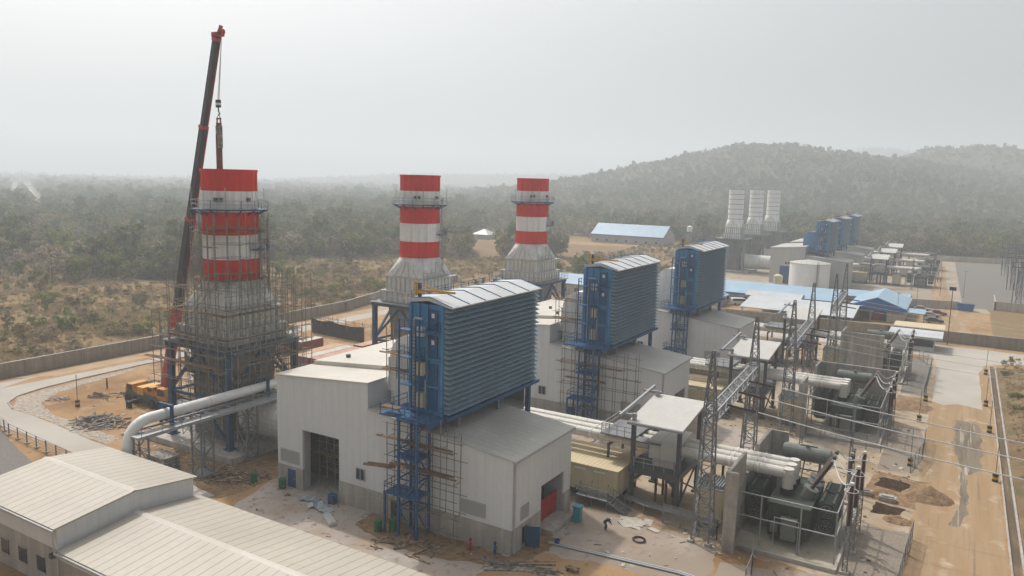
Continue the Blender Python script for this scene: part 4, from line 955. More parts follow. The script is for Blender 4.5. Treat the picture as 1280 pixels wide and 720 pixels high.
m=MB(); m.box(-106.6,69.7,1.6,-101.6,72.3,2.3); m.box(-106.2,69.8,2.3,-104.9,71.0,3.1); m.box(-103.2,71.4,2.3,-102,72.2,2.9); m.box(-104.6,69.9,2.3,-103.4,70.5,2.7); m.build('slewing_deck',ORANGE,t); m=MB(); m.box(-108.2,69.4,1.7,-106.62,72.6,2.9); m.build('counterweight',YELL,t); m=MB(); m.box(-106.0,69.74,2.45,-105.1,69.797,2.95); m.tube((-104,69.9,2.9),(-104,72.1,2.9),.4,12); m.build('engine_grille',BLACK,t)
m=MB(); m.ext([(-102.9,69.2,1.8),(-102.9,69.2,3.5),(-101.3,69.2,3.5),(-100.7,69.2,2.5),(-100.7,69.2,1.8)],(0,1.1,0)); c_=m.build('operator_cab',ORANGE,t); m=MB(); m.ext([(-102.7,69.13,2.4),(-102.7,69.13,3.35),(-101.4,69.13,3.35),(-100.9,69.13,2.5)],(0,.065,0)); m.build('cab_window',GLASS,c_)
for x in (-110.6,-109.0,-104.6,-102.9,-101.2,-99.5):
    for y in (69.5,72.5):
        m=MB(); m.tube((x,y-.25,.62),(x,y+.25,.62),.62,16); m.build('wheel',TYRE,t)
m=MB()
for x in (-107.6,-98.7): m.box(x-.2,67.6,.8,x+.2,74.4,1.1); m.box(x-.4,67.4,.05,x+.4,67.9,1.1); m.box(x-.4,74.1,.05,x+.4,74.6,1.1)
m.build('outrigger',BLACK,t)
m=MB(); m.bar(foot+Vector((2.2,-.2,-.2)),foot+dd*.17,.45); m.build('luffing_cylinder',CRED,t)
m=MB(); m.m=0; m.tube((-86.75,69,33),(-86.75,69,42.6),.36,12); m.m=1; m.tube((-86.75,69,39.3),(-86.75,69,42.2),.44,12); m.m=0
for a in (-.33,.33): m.bar((-86.75+a,69,42.5),(-86.75+a,69,43.2),.14)
m.bar((-87.15,69,43.15),(-86.35,69,43.15),.2); m.path([(-87.1,69,43.2),(-86.75,69,43.75),(-86.4,69,43.2)],.05,5)
m.tube((-86.75,68.6,33),(-86.75,68.6,41),.14,8)
o=m.build('lifted_tube_bundle',[RUST,SCRAP],None,loc=(-86.75,69,33)); tag(o,'rusty brown steel tube bundle hanging from the crane hook into the stack','lifted load')

# ------------------------------------------------------------------ pipe trestle
t=thing('white_pipeline','fat white pipe on a grey lattice trestle with an elbow behind the workshop','pipe',(-76.3,58,0))
pts=[(-76.3,92,8.75),(-76.3,50.2,8.75)]+[(-76.3,50.2-2.6*math.sin(k*math.pi/12),8.75-2.6*(1-math.cos(k*math.pi/12))) for k in range(1,7)]+[(-76.3,47.6,.3)]
m=MB(); m.path(pts,.6,18); m.build('pipe',PIPEW,t,smooth=True)
for y in (52.4,66.3):
    m=MB(); 
    for x in (-77.3,-75.3): m.bar((x,y,7.4),(x,y,9.8),.3)
    m.bar((-77.5,y,9.75),(-75.1,y,9.75),.3); m.bar((-77.5,y,7.95),(-75.1,y,7.95),.25); m.build('pipe_portal',NAVY,t)
m=MB(); m.box(-75.5,47.5,7.45,-74.3,90,7.55); m.bar((-75.45,47.5,7.35),(-75.45,90,7.35),.12,.3); m.bar((-74.35,47.5,7.35),(-74.35,90,7.35),.12,.3); m.bar((-77.2,47.5,7.4),(-77.2,90,7.4),.14,.3)
y=47.7
while y<90: m.bar((-77.2,y,7.3),(-74.3,y,7.3),.1,.14); y+=1.5
m.build('walkway',GALV,t)
m=MB(); m.rail([(-74.35,48),(-74.35,90)],7.5,1.0,2.5,.03); m.build('walkway_rail',GALVD,t)
for y in (48.6,57,63.7,80):
    m=MB(); m.lattice((-76.25,y,0),(-76.25,y,7.3),1.7,1.7,4,.08,.045); m.bar((-77.4,y,7.2),(-74.2,y,7.2),.2); m.box(-77.5,y-1.2,0,-75,y+1.2,.25); m.build('trestle',GALVD,t)

# ------------------------------------------------------------------ workshop at the lower corner
t=thing('workshop','long cream-roofed workshop stepping down in two gables at the corner of the yard','building',(-60,39.6,0))
Xa,Xb,Xc=-78.0,-63.6,-22.0; Ya,Yb,Yr=33.0,46.3,40.0
def gab(z,zr,dx=0): return [(Ya+dx,z),(Yb-dx,z),(Yr,zr)]
def gable(m,x0,x1,z0,ze,zr):
    m.ext([(x0,Ya,z0),(x0,Yb,z0),(x0,Yb,ze),(x0,Yr,zr),(x0,Ya,ze)],(x1-x0,0,0))
m=MB(); gable(m,Xa,Xb,4.0,5.95,6.75); gable(m,Xb+.002,Xc,3.2,4.05,4.8); m.build('upper_wall',CLAD,t)
m=MB(); m.box(Xa+.1,Ya+.12,0,Xc-.1,Yb-.12,3.19); m.box(Xa+.1,Ya+.1,3.19,Xb-.1,Yb-.1,3.99); m.build('lower_wall',CONC,t)
def roof(m,x0,x1,ze,zr,ov=.35,th=.14):
    sl=(zr-ze)/(Yr-Ya)
    m.ext([(x0,Ya-ov,ze-sl*ov+.02),(x0,Yr,zr+.02),(x0,Yb+ov,ze-sl*ov+.02),(x0,Yb+ov,ze-sl*ov+.02+th),(x0,Yr,zr+.02+th),(x0,Ya-ov,ze-sl*ov+.02+th)],(x1-x0,0,0))
m=MB(); roof(m,Xa-.3,Xb+.25,5.95,6.75); m.build('upper_roof',ROOFX,t)
m=MB(); roof(m,Xb+.01 if False else Xb+.26,Xc+.3,4.05,4.8); 
m.box(Xb+.003,Ya-.3,4.02,Xb+.255,Yb+.3,4.06) if False else None
m.build('lower_roof',ROOFX,t)
m=MB()
for x0,x1,zr in ((Xa-.3,Xb+.25,6.75),(Xb+.26,Xc+.3,4.8)):
    m.ext([(x0,Yr-.4,zr+.10),(x0,Yr,zr+.2),(x0,Yr+.4,zr+.10),(x0,Yr,zr+.24)],(x1-x0,0,0))
m.build('ridge_cap',ROOF,t)
m=MB(); m.box(Xb-.2,Ya-.32,5.8,Xb+.28,Ya-.2,5.95) if False else None
m.box(Xb+.27,Ya-.52,3.86,Xc,Ya-.36,4.06); m.box(Xa-.3,Ya-.52,5.76,Xb+.25,Ya-.36,5.96); m.bar((Xb+.4,Ya-.2,0),(Xb+.4,Ya-.2,3.9),.14); m.bar((Xb+.1,Ya-.44,5.76),(Xb+.4,Ya-.44,4.1),.12); m.build('gutter',TRIM,t)
for x in (-76.2,-73.2,-70.2,-67.2):
    m=MB(); m.box(x,Ya+.06,1.2,x+1.3,Ya+.117,2.6); w_=m.build('window',GLASS,t); f=MB(); f.box(x-.08,Ya+.03,1.1,x+1.38,Ya+.11,1.197); f.box(x-.08,Ya+.03,2.603,x+1.38,Ya+.11,2.7); f.build('sill',CONC,w_)
m=MB(); m.box(-64.6,Ya-.25,3.1,-64.2,Ya+.1,3.5); m.build('wall_lamp',STEELD,t)

# ------------------------------------------------------------------ walls and fences
def wall(name,lab,pts,h,th,m,group=None,pil=5.0,z=0,cat='wall'):
    t=thing(name,lab,cat,(*pts[0],0),group); b=MB(); c=MB()
    for a,bb in zip(pts,pts[1:]):
        L=math.hypot(bb[0]-a[0],bb[1]-a[1]); b.bar((*a,z+h/2),(*bb,z+h/2),th,h); c.bar((*a,z+h+.06),(*bb,z+h+.06),th+.12,.12)
        n=max(1,round(L/pil))
        for k in range(n+1):
            x=a[0]+(bb[0]-a[0])*k/n; y=a[1]+(bb[1]-a[1])*k/n; b.obox((x,y,z+h/2-.01),(th+.22,th+.22,h-.02))
    b.build('wall_panel',m,t); c.build('coping',COPING,t); return t
wall('boundary_wall','long brown block boundary wall between the perimeter road and the scrubland',[(-140.3,24),(-140.8,120),(-142,152),(-148,176),(-152,206),(-154,222)],2.5,.25,BLOCKW)
wall('compound_wall','grey-brown block compound wall running behind the guard house and gravel yard',[(-66,206),(-14,207.6),(26,208)],2.7,.25,BLOCKW)
wall('yard_wall','pale grey panel wall across the far car park beside the blue skip',[(-22,263),(.5,268.5)],2.4,.2,REND)
wall('yard_wall','pale grey panel wall at the foot of the wooded slope',[(-60,470),(-18,464)],2.6,.2,REND)
wall('yard_wall','pale grey panel wall behind the far gravel yard',[(-14,452),(30,458)],2.6,.2,REND)
wall('yard_wall','pale grey panel wall corner above the embankment',[(10,292),(10,275),(28,274)],2.6,.2,REND)
t=thing('post_rail_fence','grey post and wire fence between the concrete road and lower gravel pad','fence',(-108,50.5,0))
m=MB(); c=MB(); P=[(-118,53.2),(-109,51.2),(-93,50.0),(-80,48.6)]
for a,b in zip(P,P[1:]):
    L=math.hypot(b[0]-a[0],b[1]-a[1]); n=round(L/2.6)
    for k in range(n): x=a[0]+(b[0]-a[0])*k/n; y=a[1]+(b[1]-a[1])*k/n; m.bar((x,y,0),(x,y,1.7),.12); c.box(x-.25,y-.25,0,x+.25,y+.25,.2)
    for z in (.5,.9,1.3,1.65): m.bar((*a,z),(*b,z),.05)
m.build('fence_post',GALVD,t); c.build('post_footing',CONC,t)

# ------------------------------------------------------------------ containers, shade nets, site clutter
def container(lab,x,y,m,mt,L=12.2,rz=0,z=0):
    t=thing('shipping_container',lab,'container',(x,y,z),'shipping containers by the stack')
    b=MB(); b.box(x-1.2,y,z+.05,x+1.2,y+L,z+2.58); b.build('body',m,t)
    b=MB(); b.box(x-1.2,y,z+2.583,x+1.2,y+L,z+2.64); b.build('roof',mt,t)
    for dx in (-.58,.58):
        b=MB(); b.box(x+dx-.54,y-.05,z+.2,x+dx+.54,y-.003,z+2.5); d=b.build('door',m,t)
        b=MB(); 
        for q in (-.2,.2): b.bar((x+dx+q,y-.08,z+.2),(x+dx+q,y-.08,z+2.5),.05)
        b.build('lock_rod',GALV,d)
container('shipping container with rust-orange top and grey doors, in the row of three',-105.6,99.4,CGRY,CTOPA)
container('shipping container with pale top, between two others beside the banded stacks',-103.0,99.4,CRST,CTOPC)
container('shipping container with pinkish top and red doors, beside the pale-topped one',-100.4,99.4,CRST,CTOPB)
container('red shipping container end-on behind the shade net by the road',-119.5,104,CRST,CTOPB,6.1)
container('red shipping container beyond the first, beside the shade net',-116.8,106,CRST,CTOPA,6.1)
container('short grey-roofed container standing between net and orange-topped container',-113.9,108,CRST,CTOPC,6.1)
container('long rust-topped container parked behind the row of three',-101.8,112.6,CRST,CTOPA,6.1)
def net(lab,pts,h,loc):
    t=thing('shade_net_screen',lab,'screen',(*loc,0),'black shade nets'); m=MB(); f=MB()
    for a,b in zip(pts,pts[1:]):
        N=10
        for i in range(N):
            u0,u1=i/N,(i+1)/N; A=Vector((a[0]+(b[0]-a[0])*u0,a[1]+(b[1]-a[1])*u0,0));B=Vector((a[0]+(b[0]-a[0])*u1,a[1]+(b[1]-a[1])*u1,0))
            s0=-.35*math.sin(u0*math.pi); s1=-.35*math.sin(u1*math.pi); w=Vector((.12*math.sin(i*2.1),.12*math.cos(i*1.7),0))
            m.ext([A+Vector((0,0,.1)),B+Vector((0,0,.1)),B+w+Vector((0,0,h+s1)),A+Vector((.12*math.sin((i-1)*2.1),.12*math.cos((i-1)*1.7),0))+Vector((0,0,h+s0))],(.03,.03,0))
        for i in range(5): x=a[0]+(b[0]-a[0])*i/4; y=a[1]+(b[1]-a[1])*i/4; f.bar((x,y+.1,0),(x,y+.1,h+.6),.08); f.bar((x,y+2.4,0),(x,y+2.4,h+.5),.08); f.bar((x,y,h-.1),(x,y+2.4,h-.1),.07)
        f.bar((*a,h),(*b,h),.08); f.bar((a[0],a[1]+2.4,h),(b[0],b[1]+2.4,h),.08)
    m.build('net',TARP,t); f.build('net_frame',SCAF,t)
net('black shade net on scaffold poles behind the coloured containers',[(-127,125),(-121,124.5),(-110,123.5)],3.6,(-118,124))
net('small black shade net on poles beside the blue stack leg and road',[(-122,88),(-114,84)],3.4,(-118,86))
def pile(name,lab,cat,c,r,n,m,lens=(1,3),h=.7,seed=1,w=(.1,.3),group=None,al=None):
    rnd=random.Random(seed); b=MB()
    for k in range(n):
        a=rnd.uniform(0,6.28); q=r*rnd.random()**.75; zz=max(.06,h*(1-q/r)*rnd.random())
        b.obox((c[0]+q*math.cos(a)*1.4,c[1]+q*math.sin(a),zz),(rnd.uniform(*lens),rnd.uniform(*w),rnd.uniform(.05,.18)),(rnd.uniform(0,6.28) if al is None else al+rnd.uniform(-.25,.25)),rnd.uniform(-.25,.25))
    o=b.build(name,m,None,loc=(*c,0)); return tag(o,lab,cat,group)
pile('timber_pile','grey heap of broken timber and boards nearest the road curve','timber pile',(-104.5,61.0),3.2,110,SCRAP,(.6,3.4),1.1,2,(.08,.22))
pile('board_litter','sparse brown boards lying among the grey broken timber','boards',(-103.6,61.6),3.4,22,TIMBER,(1.2,3.6),1.0,12,(.1,.3))
pile('timber_pile','brown heap of loose planks behind the timber heap','timber pile',(-113.6,72.6),2.2,45,TIMBER,(1.5,3.5),.7,3)
pile('timber_pile','scattered pale offcuts between shade net and crane','timber pile',(-116.5,79),2.8,60,SCRAP,(.6,2.2),.5,4)
pile('plank_stack','short squared stack of dark planks on open sand','plank stack',(-116.6,68.3),.9,34,TIMBER,(1.6,2.1),.9,5,al=.4)
pile('timber_pile','strewn boards on dark soil beside the trestle foot','timber pile',(-72.6,58.2),3.2,60,TIMBER,(.8,3.2),.4,6)
pile('timber_pile','thin scattering of sticks below the scaffolded blue tower','timber pile',(-44.5,56.2),2.6,40,TIMBER,(.8,3.0),.25,7)
pile('steel_bundle','bundle of long steel bars lying at the bottom edge of the yard','steel bars',(-33.2,58.6),1.2,26,SCRAP,(4,6.5),.25,8,(.05,.12),al=.35)
pile('scrap_heap','pale concrete rubble edging the inside of the road curve','rubble',(-120.5,64.2),1.6,14,SCRAP,(.3,.9),.25,9,(.2,.6))
pile('board_litter','loose boards and sheeting beside the container steps','boards',(-27.2,73.2),1.5,10,REND,(1.2,2.2),.1,10,(.8,1.2))
b=MB()
for k in range(4): b.box(-83.9,54.6,.05+k*.42,-80.4,56.8,.38+k*.42)
tag(b.build('concrete_block_stack',SCRAP,None,loc=(-82,55.7,0)),'grey layered stack of precast slabs beside the trestle foot','slab stack')
for k,(x,y,rz,lab) in enumerate(((-60.2,58.6,.3,'bent bluish roof sheet offcut closest to the hall doorway'),(-58.4,58.0,.9,'curled bluish roof sheet offcut lying in the middle of the three'),(-57.0,57.5,-.2,'wide bluish roof sheet offcut nearest the hall window'))):
    b=MB(); M=Matrix.Rotation(rz,3,'Z')
    for i in range(4):
        b.ext([Vector((x,y,0))+M@Vector((-1.1+i*.55,-.6,.08+.16*(i%2)+.05)),Vector((x,y,0))+M@Vector((-1.1+(i+1)*.55,-.6,.08+.16*((i+1)%2)+.05)),Vector((x,y,0))+M@Vector((-1.1+(i+1)*.55,.6,.08+.2*((i+1)%2)+.05)),Vector((x,y,0))+M@Vector((-1.1+i*.55,.6,.08+.2*(i%2)+.05))],(0,0,.03))
    tag(b.build('roof_sheet_offcut',ALUM,None,loc=(x,y,0)),lab,'metal sheet','roof sheet offcuts')
b=MB(); b.obox((-54.6,55.9,.22),(2.6,.8,.3),-.55); b.obox((-54.6,55.9,.40),(2.4,.6,.06),-.55); tag(b.build('insulated_panel',SHWHITE,None,loc=(-54.6,55.9,0)),'white insulated wall panel lying on the apron','panel')
def drum(x,y,m,lab,g,top=None):
    t=thing('steel_drum',lab,'drum',(x,y,0),g); b=MB(); b.lathe([(.29,.04),(.3,.06),(.3,.31),(.32,.33),(.3,.35),(.3,.6),(.32,.62),(.3,.64),(.3,.88),(.31,.9),(.28,.9),(.28,.86)],(x,y),18); b.build('shell',m,t)
    b=MB(); b.lathe([(.27,.84),(.27,.87)],(x,y),14); b.build('lid',top or m,t)
def drum_big(x,y,m,lab,g):
    t=thing('waste_drum',lab,'drum',(x,y,0),g); b=MB(); b.lathe([(.38,.04),(.42,.06),(.42,.4),(.45,.43),(.42,.46),(.42,.85),(.45,.88),(.42,.91),(.42,1.2),(.38,1.22)],(x,y),18); b.build('shell',m,t); b=MB(); b.lathe([(.33,1.215),(.33,1.25)],(x,y),14); b.build('lid',m,t)
drum_big(-48.9,57.0,GREENB,'green drum standing alone outward of the blue ladder tower','green drums'); drum_big(-47.7,57.9,GREENB,'green drum beside the foot of the blue ladder tower','green drums'); drum_big(-65.2,59.2,GREENB,'green drum by the small blue door of the first hall','green drums')
drum_big(-69.3,58.6,GREENB,'green drum under a board by the trestle rubble','green drums')
b=MB(); b.box(-57.9,59.0,.05,-57.1,59.7,1.1); tag(b.build('blue_crate',DOORB,None,loc=(-57.5,59.3,0)),'blue plastic tote crate at the tall doorway edge','crate')
b=MB(); b.box(-33.2,70.1,.1,-32.4,70.8,1.7); b.box(-33.3,70.0,1.7,-32.3,70.9,1.8); b.box(-33.0,70.2,0,-32.6,70.7,.1); o=b.build('power_cabinet',TEAL,None,loc=(-32.8,70.4,0)); tag(o,'teal distribution cabinet beside the loading dock','cabinet')
b=MB(); b.lathe([(.22,.02),(.28,.55),(.25,.55),(.2,.06)],(-32.2,64.6),14); tag(b.build('bucket',BLUEB,None,loc=(-32.2,64.6,0)),'blue bucket on the sand by the hall corner','bucket')
b=MB(); b.box(-29.1,60.3,.35,-27.9,60.9,.42); 
for x in (-29,-28): b.box(x-.05,60.35,0,x+.05,60.85,.35)
tag(b.build('work_bench',TIMBER,None,loc=(-28.5,60.6,0)),'small wooden bench at the bottom edge of the yard','bench')
t=thing('ground_pipe','pair of long grey pipes lying across the bottom of the yard','pipe',(-26,65,0)); b=MB()
for d in (0,.3): b.path([(-33,64.2+d,.14),(-20,65.6+d,.14),(-16,65.3+d,.14)],.1)
b.build('pipe_length',GALV,t)
b=MB(); 
for k in range(24):
    a=k*.52; b.bar((-25.6+(.5+.01*k)*math.cos(a),70+(.5+.01*k)*math.sin(a),.08+.004*k),(-25.6+(.5+.01*k)*math.cos(a+.55),70+(.5+.01*k)*math.sin(a+.55),.08+.004*k),.08)
tag(b.build('cable_coil',BLACK,None,loc=(-25.6,70,0)),'coil of black cable on the apron near the bending worker','cable coil')
for x,y,m,lab in ((-38.7,58.7,DOORR,'red hydrant standpipe in front of the hall corner'),(-36.3,60.0-.6,BLUEB,'blue standpipe at the hall corner')):
    b=MB(); b.tube((x,y,0),(x,y,1.25),.1,8); b.tube((x,y,.35),(x,y,.45),.17,8); b.tube((x,y,1.1),(x,y,1.3),.15,8); b.tube((x,y,.8),(x+.22,y,.8),.07,8); tag(b.build('standpipe',m,None,loc=(x,y,0)),lab,'hydrant')
t=thing('pipe_cage','white tubular cage frames stacked beside the crane and blue stack leg','frame',(-110.5,80.5,0))
for k in range(3):
    m=MB(); x=-112+k*1.6; y=80+.5*k; z=.05
    for zz in (0,1.1,2.2):
        for a,b in (((0,0),(1.3,0)),((1.3,0),(1.3,1.8)),((1.3,1.8),(0,1.8)),((0,1.8),(0,0))): m.bar((x+a[0],y+a[1],z+zz+.08),(x+b[0],y+b[1],z+zz+.08),.1)
    for a in ((0,0),(1.3,0),(1.3,1.8),(0,1.8)): m.bar((x+a[0],y+a[1],z),(x+a[0],y+a[1],z+2.4),.1)
    m.build('cage_frame',HELM,t)
for k,(x,y,u) in enumerate(((-9.0,93.2,0),(-9.0,95.2,0),(-9.0,97.2,0),(-9.0,134.4,1),(-9.0,136.4,1),(-9.0,138.4,1))):
    t=thing('instrument_post',('first','second','third')[k%3]+(' slim post with a grey bell insulator behind the first transformer' if not u else ' slim post with a grey bell insulator behind the shaded wall'),'post insulator',(x,y,0),'slim instrument posts')
    m=MB(); m.lattice((x,y,0),(x,y,3.2),.3,.3,6,.03,.02); m.build('stand',GALVD,t); m=MB()
    for i in range(8): m.tube((x,y,3.2+i*.2),(x,y,3.3+i*.2),.16,8,.1); m.tube((x,y,3.3+i*.2),(x,y,3.4+i*.2),.09,8)
    m.build('insulator',BROWN,t); m=MB(); m.tube((x,y,4.8),(x,y,5.1),.22,10); m.build('cap',GALV,t)
for k,(x,y) in enumerate(((-20.0,83.5),(-20.0,124.7))):
    t=thing('deluge_valve_skid',('small skid of grey valves and pipes beside the first blast wall','small skid of grey valves and pipes beside the middle blast wall')[k],'valve skid',(x,y,0),'deluge valve skids')
    m=MB(); m.box(x-.9,y-1.2,0,x+.9,y+1.2,.15)
    for d in (-.6,0,.6): m.path([(x+d,y-1,.15),(x+d,y-1,1.3),(x+d,y+.6,1.3),(x+d,y+.6,.15)],.09)
    m.build('pipework',GALV,t); m=MB()
    for d in (-.6,0,.6): m.tube((x+d,y-.3,1.05),(x+d,y-.3,1.65),.2,10)
    m.build('valve_body',DOORR,t)
# dug pits and heaps
def heap(lab,x,y,r,h,m,seed,name='soil_heap'):
    b=MB(); n=26; R_=8; vs=[]
    for j in range(R_+1):
        for k in range(n):
            a=2*math.pi*k/n; q=r*j/R_; px=x+q*math.cos(a)*1.25; py=y+q*math.sin(a)
            z=h*(1-j/R_)**.9*(1+.25*mnoise.noise(Vector((px*1.1+seed,py*1.1,0))))+.25*mnoise.noise(Vector((px*2.2,py*2.2,seed)))*(1 if j<R_ else 0)
            vs.append((px,py,max(.03,z) if j<R_ else .0))
    b.add(vs,[(j*n+k,j*n+(k+1)%n,(j+1)*n+(k+1)%n,(j+1)*n+k)[::-1] for j in range(R_) for k in range(n)])
    return tag(b.build(name,m,None,smooth=True,loc=(x,y,0)),lab,'soil heap','heaps of dug earth')
heap('brown conical earth heap beside the dirt road',-.9,99.3,2.3,1.5,SOIL,1); heap('low red-brown earth heap beside the first pit',-5.4,97.6,1.5,.6,SOIL,2); heap('earth heap thrown up by the lower pit next to the gravel',-3.4,90.2,1.3,.6,SOIL,3)
heap('red-brown earth ridge near the middle gravel strip',-5.2,141.5,3.0,1.0,SOIL,4); heap('small earth ridge below the guard house',-5.5,184.6,2.0,.7,SOIL,5)
PIT_=patchmat('pit_shade_earth',[(.04,.025,.015),((.075,.045,.028),1.,.45,.65,8)],bump=(3,.8,.2))  # earth colour darkened so flat sheets carry the shade of deep holes
struct(sheet('pit_shade_sheet',[(-6.8,99.6),(-3.2,99),(-2.6,103),(-6.2,103.6)],.050,PIT_,.5,.7)); struct(sheet('pit_shade_sheet',[(-6.4,91.2),(-3.4,90.9),(-3.0,94.0),(-6.0,94.5)],.052,PIT_,.5,.7))
struct(sheet('dug_earth',[(-7.4,95),(-2.2,94.5),(-1,104.5),(-7.2,105.5)],.046,SOIL,.8,.8)); struct(sheet('dug_earth',[(-8,138),(-2.6,137.5),(-2.4,147),(-8,148)],.047,SOIL,.8,.8))
struct(sheet('dug_earth',[(-79,50),(-69,53),(-67.5,62),(-74,76),(-92.5,77),(-95,59)],.026,SOIL,.9,1))
b=MB(); 
for x,y in ((-7.5,96.2),(-4.9,95.6)): b.box(x-.9,y-.5,.05,x+.9,y+.5,.55); b.box(x-.6,y-.3,.55,x+.6,y+.3,.7)
tag(b.build('manhole_plinth',CONC,None,loc=(-6.2,96,0)),'pale concrete cable plinths beside the dug pit','plinth')
# marker drums with thin poles along the road
BANDY=mat('band_yellow',(.50,.33,.05),.5,n1=(3,.1),n2=None)
def marker(x,y,lab):
    t=thing('marker_drum',lab,'marker drum',(x,y,0),'striped marker drums along the road')
    b=MB()
    for i,(q0,q1,mm) in enumerate(((.02,.36,1),(.36,.70,0),(.70,1.04,1))): b.m=mm; b.lathe([(.34,q0),(.34,q1)],(x,y),16,i!=1)
    b.build('drum',[BANDY,CDARK],t); b=MB(); b.bar((x,y,1.0),(x,y,5.0),.08); b.build('pole',GALVD,t)
for x,y,lab in ((6.1,175.5,'striped marker drum with pole at the road junction'),(5.7,149,'striped marker drum with pole where the concrete road begins'),(5.9,132.6,'striped marker drum with pole beside the damp track'),(6.1,110,'striped marker drum with pole, closest along the drain'),(-3.2,146.4,'striped marker drum with pole by the earth ridge'),(-3.5,132.5,'striped marker drum with pole at the rear of the middle gravel'),(-3.4,109.9,'striped marker drum with pole by the middle gravel fence'),(-114.5,63.7,'striped marker drum alone on the western sand')): marker(x,y,lab)
# tall lamp mast
t=thing('lamp_mast','tall thin red-brown mast with floodlight box before the guard house wall','lamp',(-1.2,200.5,0)); b=MB(); b.tube((-1.2,204.6,0),(-1.2,204.6,13),.13,8,.09); b.build('mast',RUST,t); b=MB(); b.box(-1.9,204.3,13,-.5,204.9,13.8); b.build('floodlight',BLACK,t)
for k,(x,y,hh,lab) in enumerate(((-10,243,9,'thin grey lamp pole in the car park near the blue porch'),(-5.5,300,10,'thin grey lamp pole beside the far road'),(1.5,300,9,'thin grey lamp pole at the far gravel yard fence'),(-14,232,8,'thin grey pole beside the blue-roofed porch'))):
    b=MB(); b.tube((x,y,0),(x,y,hh),.1,6,.06); b.bar((x-.4,y,hh),(x+.6,y,hh),.14); tag(b.build('lamp_pole',GALVD,None,loc=(x,y,0)),lab,'lamp pole')

# ------------------------------------------------------------------ older plant in the distance
OCLAD=mat('old_cladding',(.46,.45,.42),.6,n1=(1.5,.04),n2=(.12,.06),streak=.06,seams=[('x',1.0,.05,.85,.5),('y',1.0,.05,.85,.5)])
def old_hall():
    t=thing('old_turbine_hall','grey turbine hall of the older plant with a big blue door, behind the white tank','building',(-50,300,0),'turbine halls of the older plant')
    m=MB(); m.ext([(-62.5,297.5,0),(-50.2,297.5,0),(-50.2,297.5,14.0),(-62.5,297.5,13.0)],(0,25,0)); m.ext([(-50.19,298,0),(-35,298,0),(-35,298,9.3),(-50.19,298,11)],(0,13,0)); m.build('wall',OCLAD,t)
    m=MB(); m.ext([(-62.8,297.2,13.02),(-50,297.2,14.05),(-50,297.2,14.3),(-62.8,297.2,13.3)],(0,25.6,0)); m.ext([(-50,297.7,11.02),(-34.8,297.7,9.32),(-34.8,297.7,9.5),(-50,297.7,11.2)],(0,13.5,0)); m.build('roof',LOWROOF,t)
    m=MB(); m.box(-58.8,297.42,.1,-54.2,297.497,6.6); m.build('blue_door',DOORB,t)
    m=MB()
    for k in range(3): m.box(-57+k*1.0,297.42,7.4,-56.3+k*1.0,297.497,8.1)
    m.build('vent_hood',DARK,t)
    return t
oh=old_hall()
for k in (1,2): copy_tree(oh,(0,PP*k,0),('grey hall of the older plant between two others, its roof beside the blue filters','grey hall of the older plant nearest the wooded hill')[k-1])
for k in range(3):
    f=copy_tree(f0,(0,242.8+PP*k,0),('small distant blue filter house of the older plant, behind the white tank','small distant blue filter house between two others of the older plant','small distant blue filter house closest to the wooded hill')[k]); f['group']='filter houses of the older plant'
    for c in kids(f):
        if c.name.split('.')[0] in('intake_duct',):
            c.material_slots[0].link='OBJECT'; c.material_slots[0].material=BLUEL
            for c2 in kids(c): c2.material_slots[0].link='OBJECT'; c2.material_slots[0].material=BLUE
    nm=('the first older hall by the white tank','the second older hall','the third older hall near the hill')[k]
    for src,lb in ((c0,'distant cream switchgear container beside '),(h0,'distant white-roofed breaker shelter beside '),(d0,'distant triple white bus ducts leaving '),(t0,'distant green transformer in front of '),(a0,'distant cream cabinet in front of ')):
        q=copy_tree(src,(0,242.8+PP*k,0),lb+nm); q['group']=src['group']+' of the older plant'
t=thing('storage_tank','round white storage tank with shallow cone roof before the older plant','tank',(-47,293,0))
m=MB(); m.lathe([(6.9,0),(6.9,9.0)],(-47,290.6),48,False); m.build('shell',TANKW,t,smooth=False)
m=MB(); m.lathe([(7.05,8.95),(7.05,9.15),(3.5,9.8),(.3,10.3)],(-47,290.6),48); r_=m.build('roof',SHWHITE,t)
m=MB(); 
for k in range(24):
    a=2*math.pi*k/24; m.bar((-47+7*math.cos(a),290.6+7*math.sin(a),9.15),(-47+7*math.cos(a),290.6+7*math.sin(a),10.1),.06)
m.lathe([(.4,10.2),(.4,10.8)],(-47,290.6),8); m.build('roof_rail',GALV,r_)
m=MB(); a=-1.0; 
for d in (-.03,.03): m.bar((-47+7.1*math.cos(a+d),290.6+7.1*math.sin(a+d),0),(-47+7.1*math.cos(a+d),290.6+7.1*math.sin(a+d),10),.12)
m.path([(-43.4,284.3,0),(-43.4,284.3,9.2)],.15); m.build('ladder',GALVD,t)
m=MB(); m.lathe([(1.6,0),(1.6,3.6),(.4,4.2)],(-57.6,290),20); tag(m.build('small_tank',CREAM,None,loc=(-57.6,290,0)),'small cream tank between the blue door and the white tank','tank')
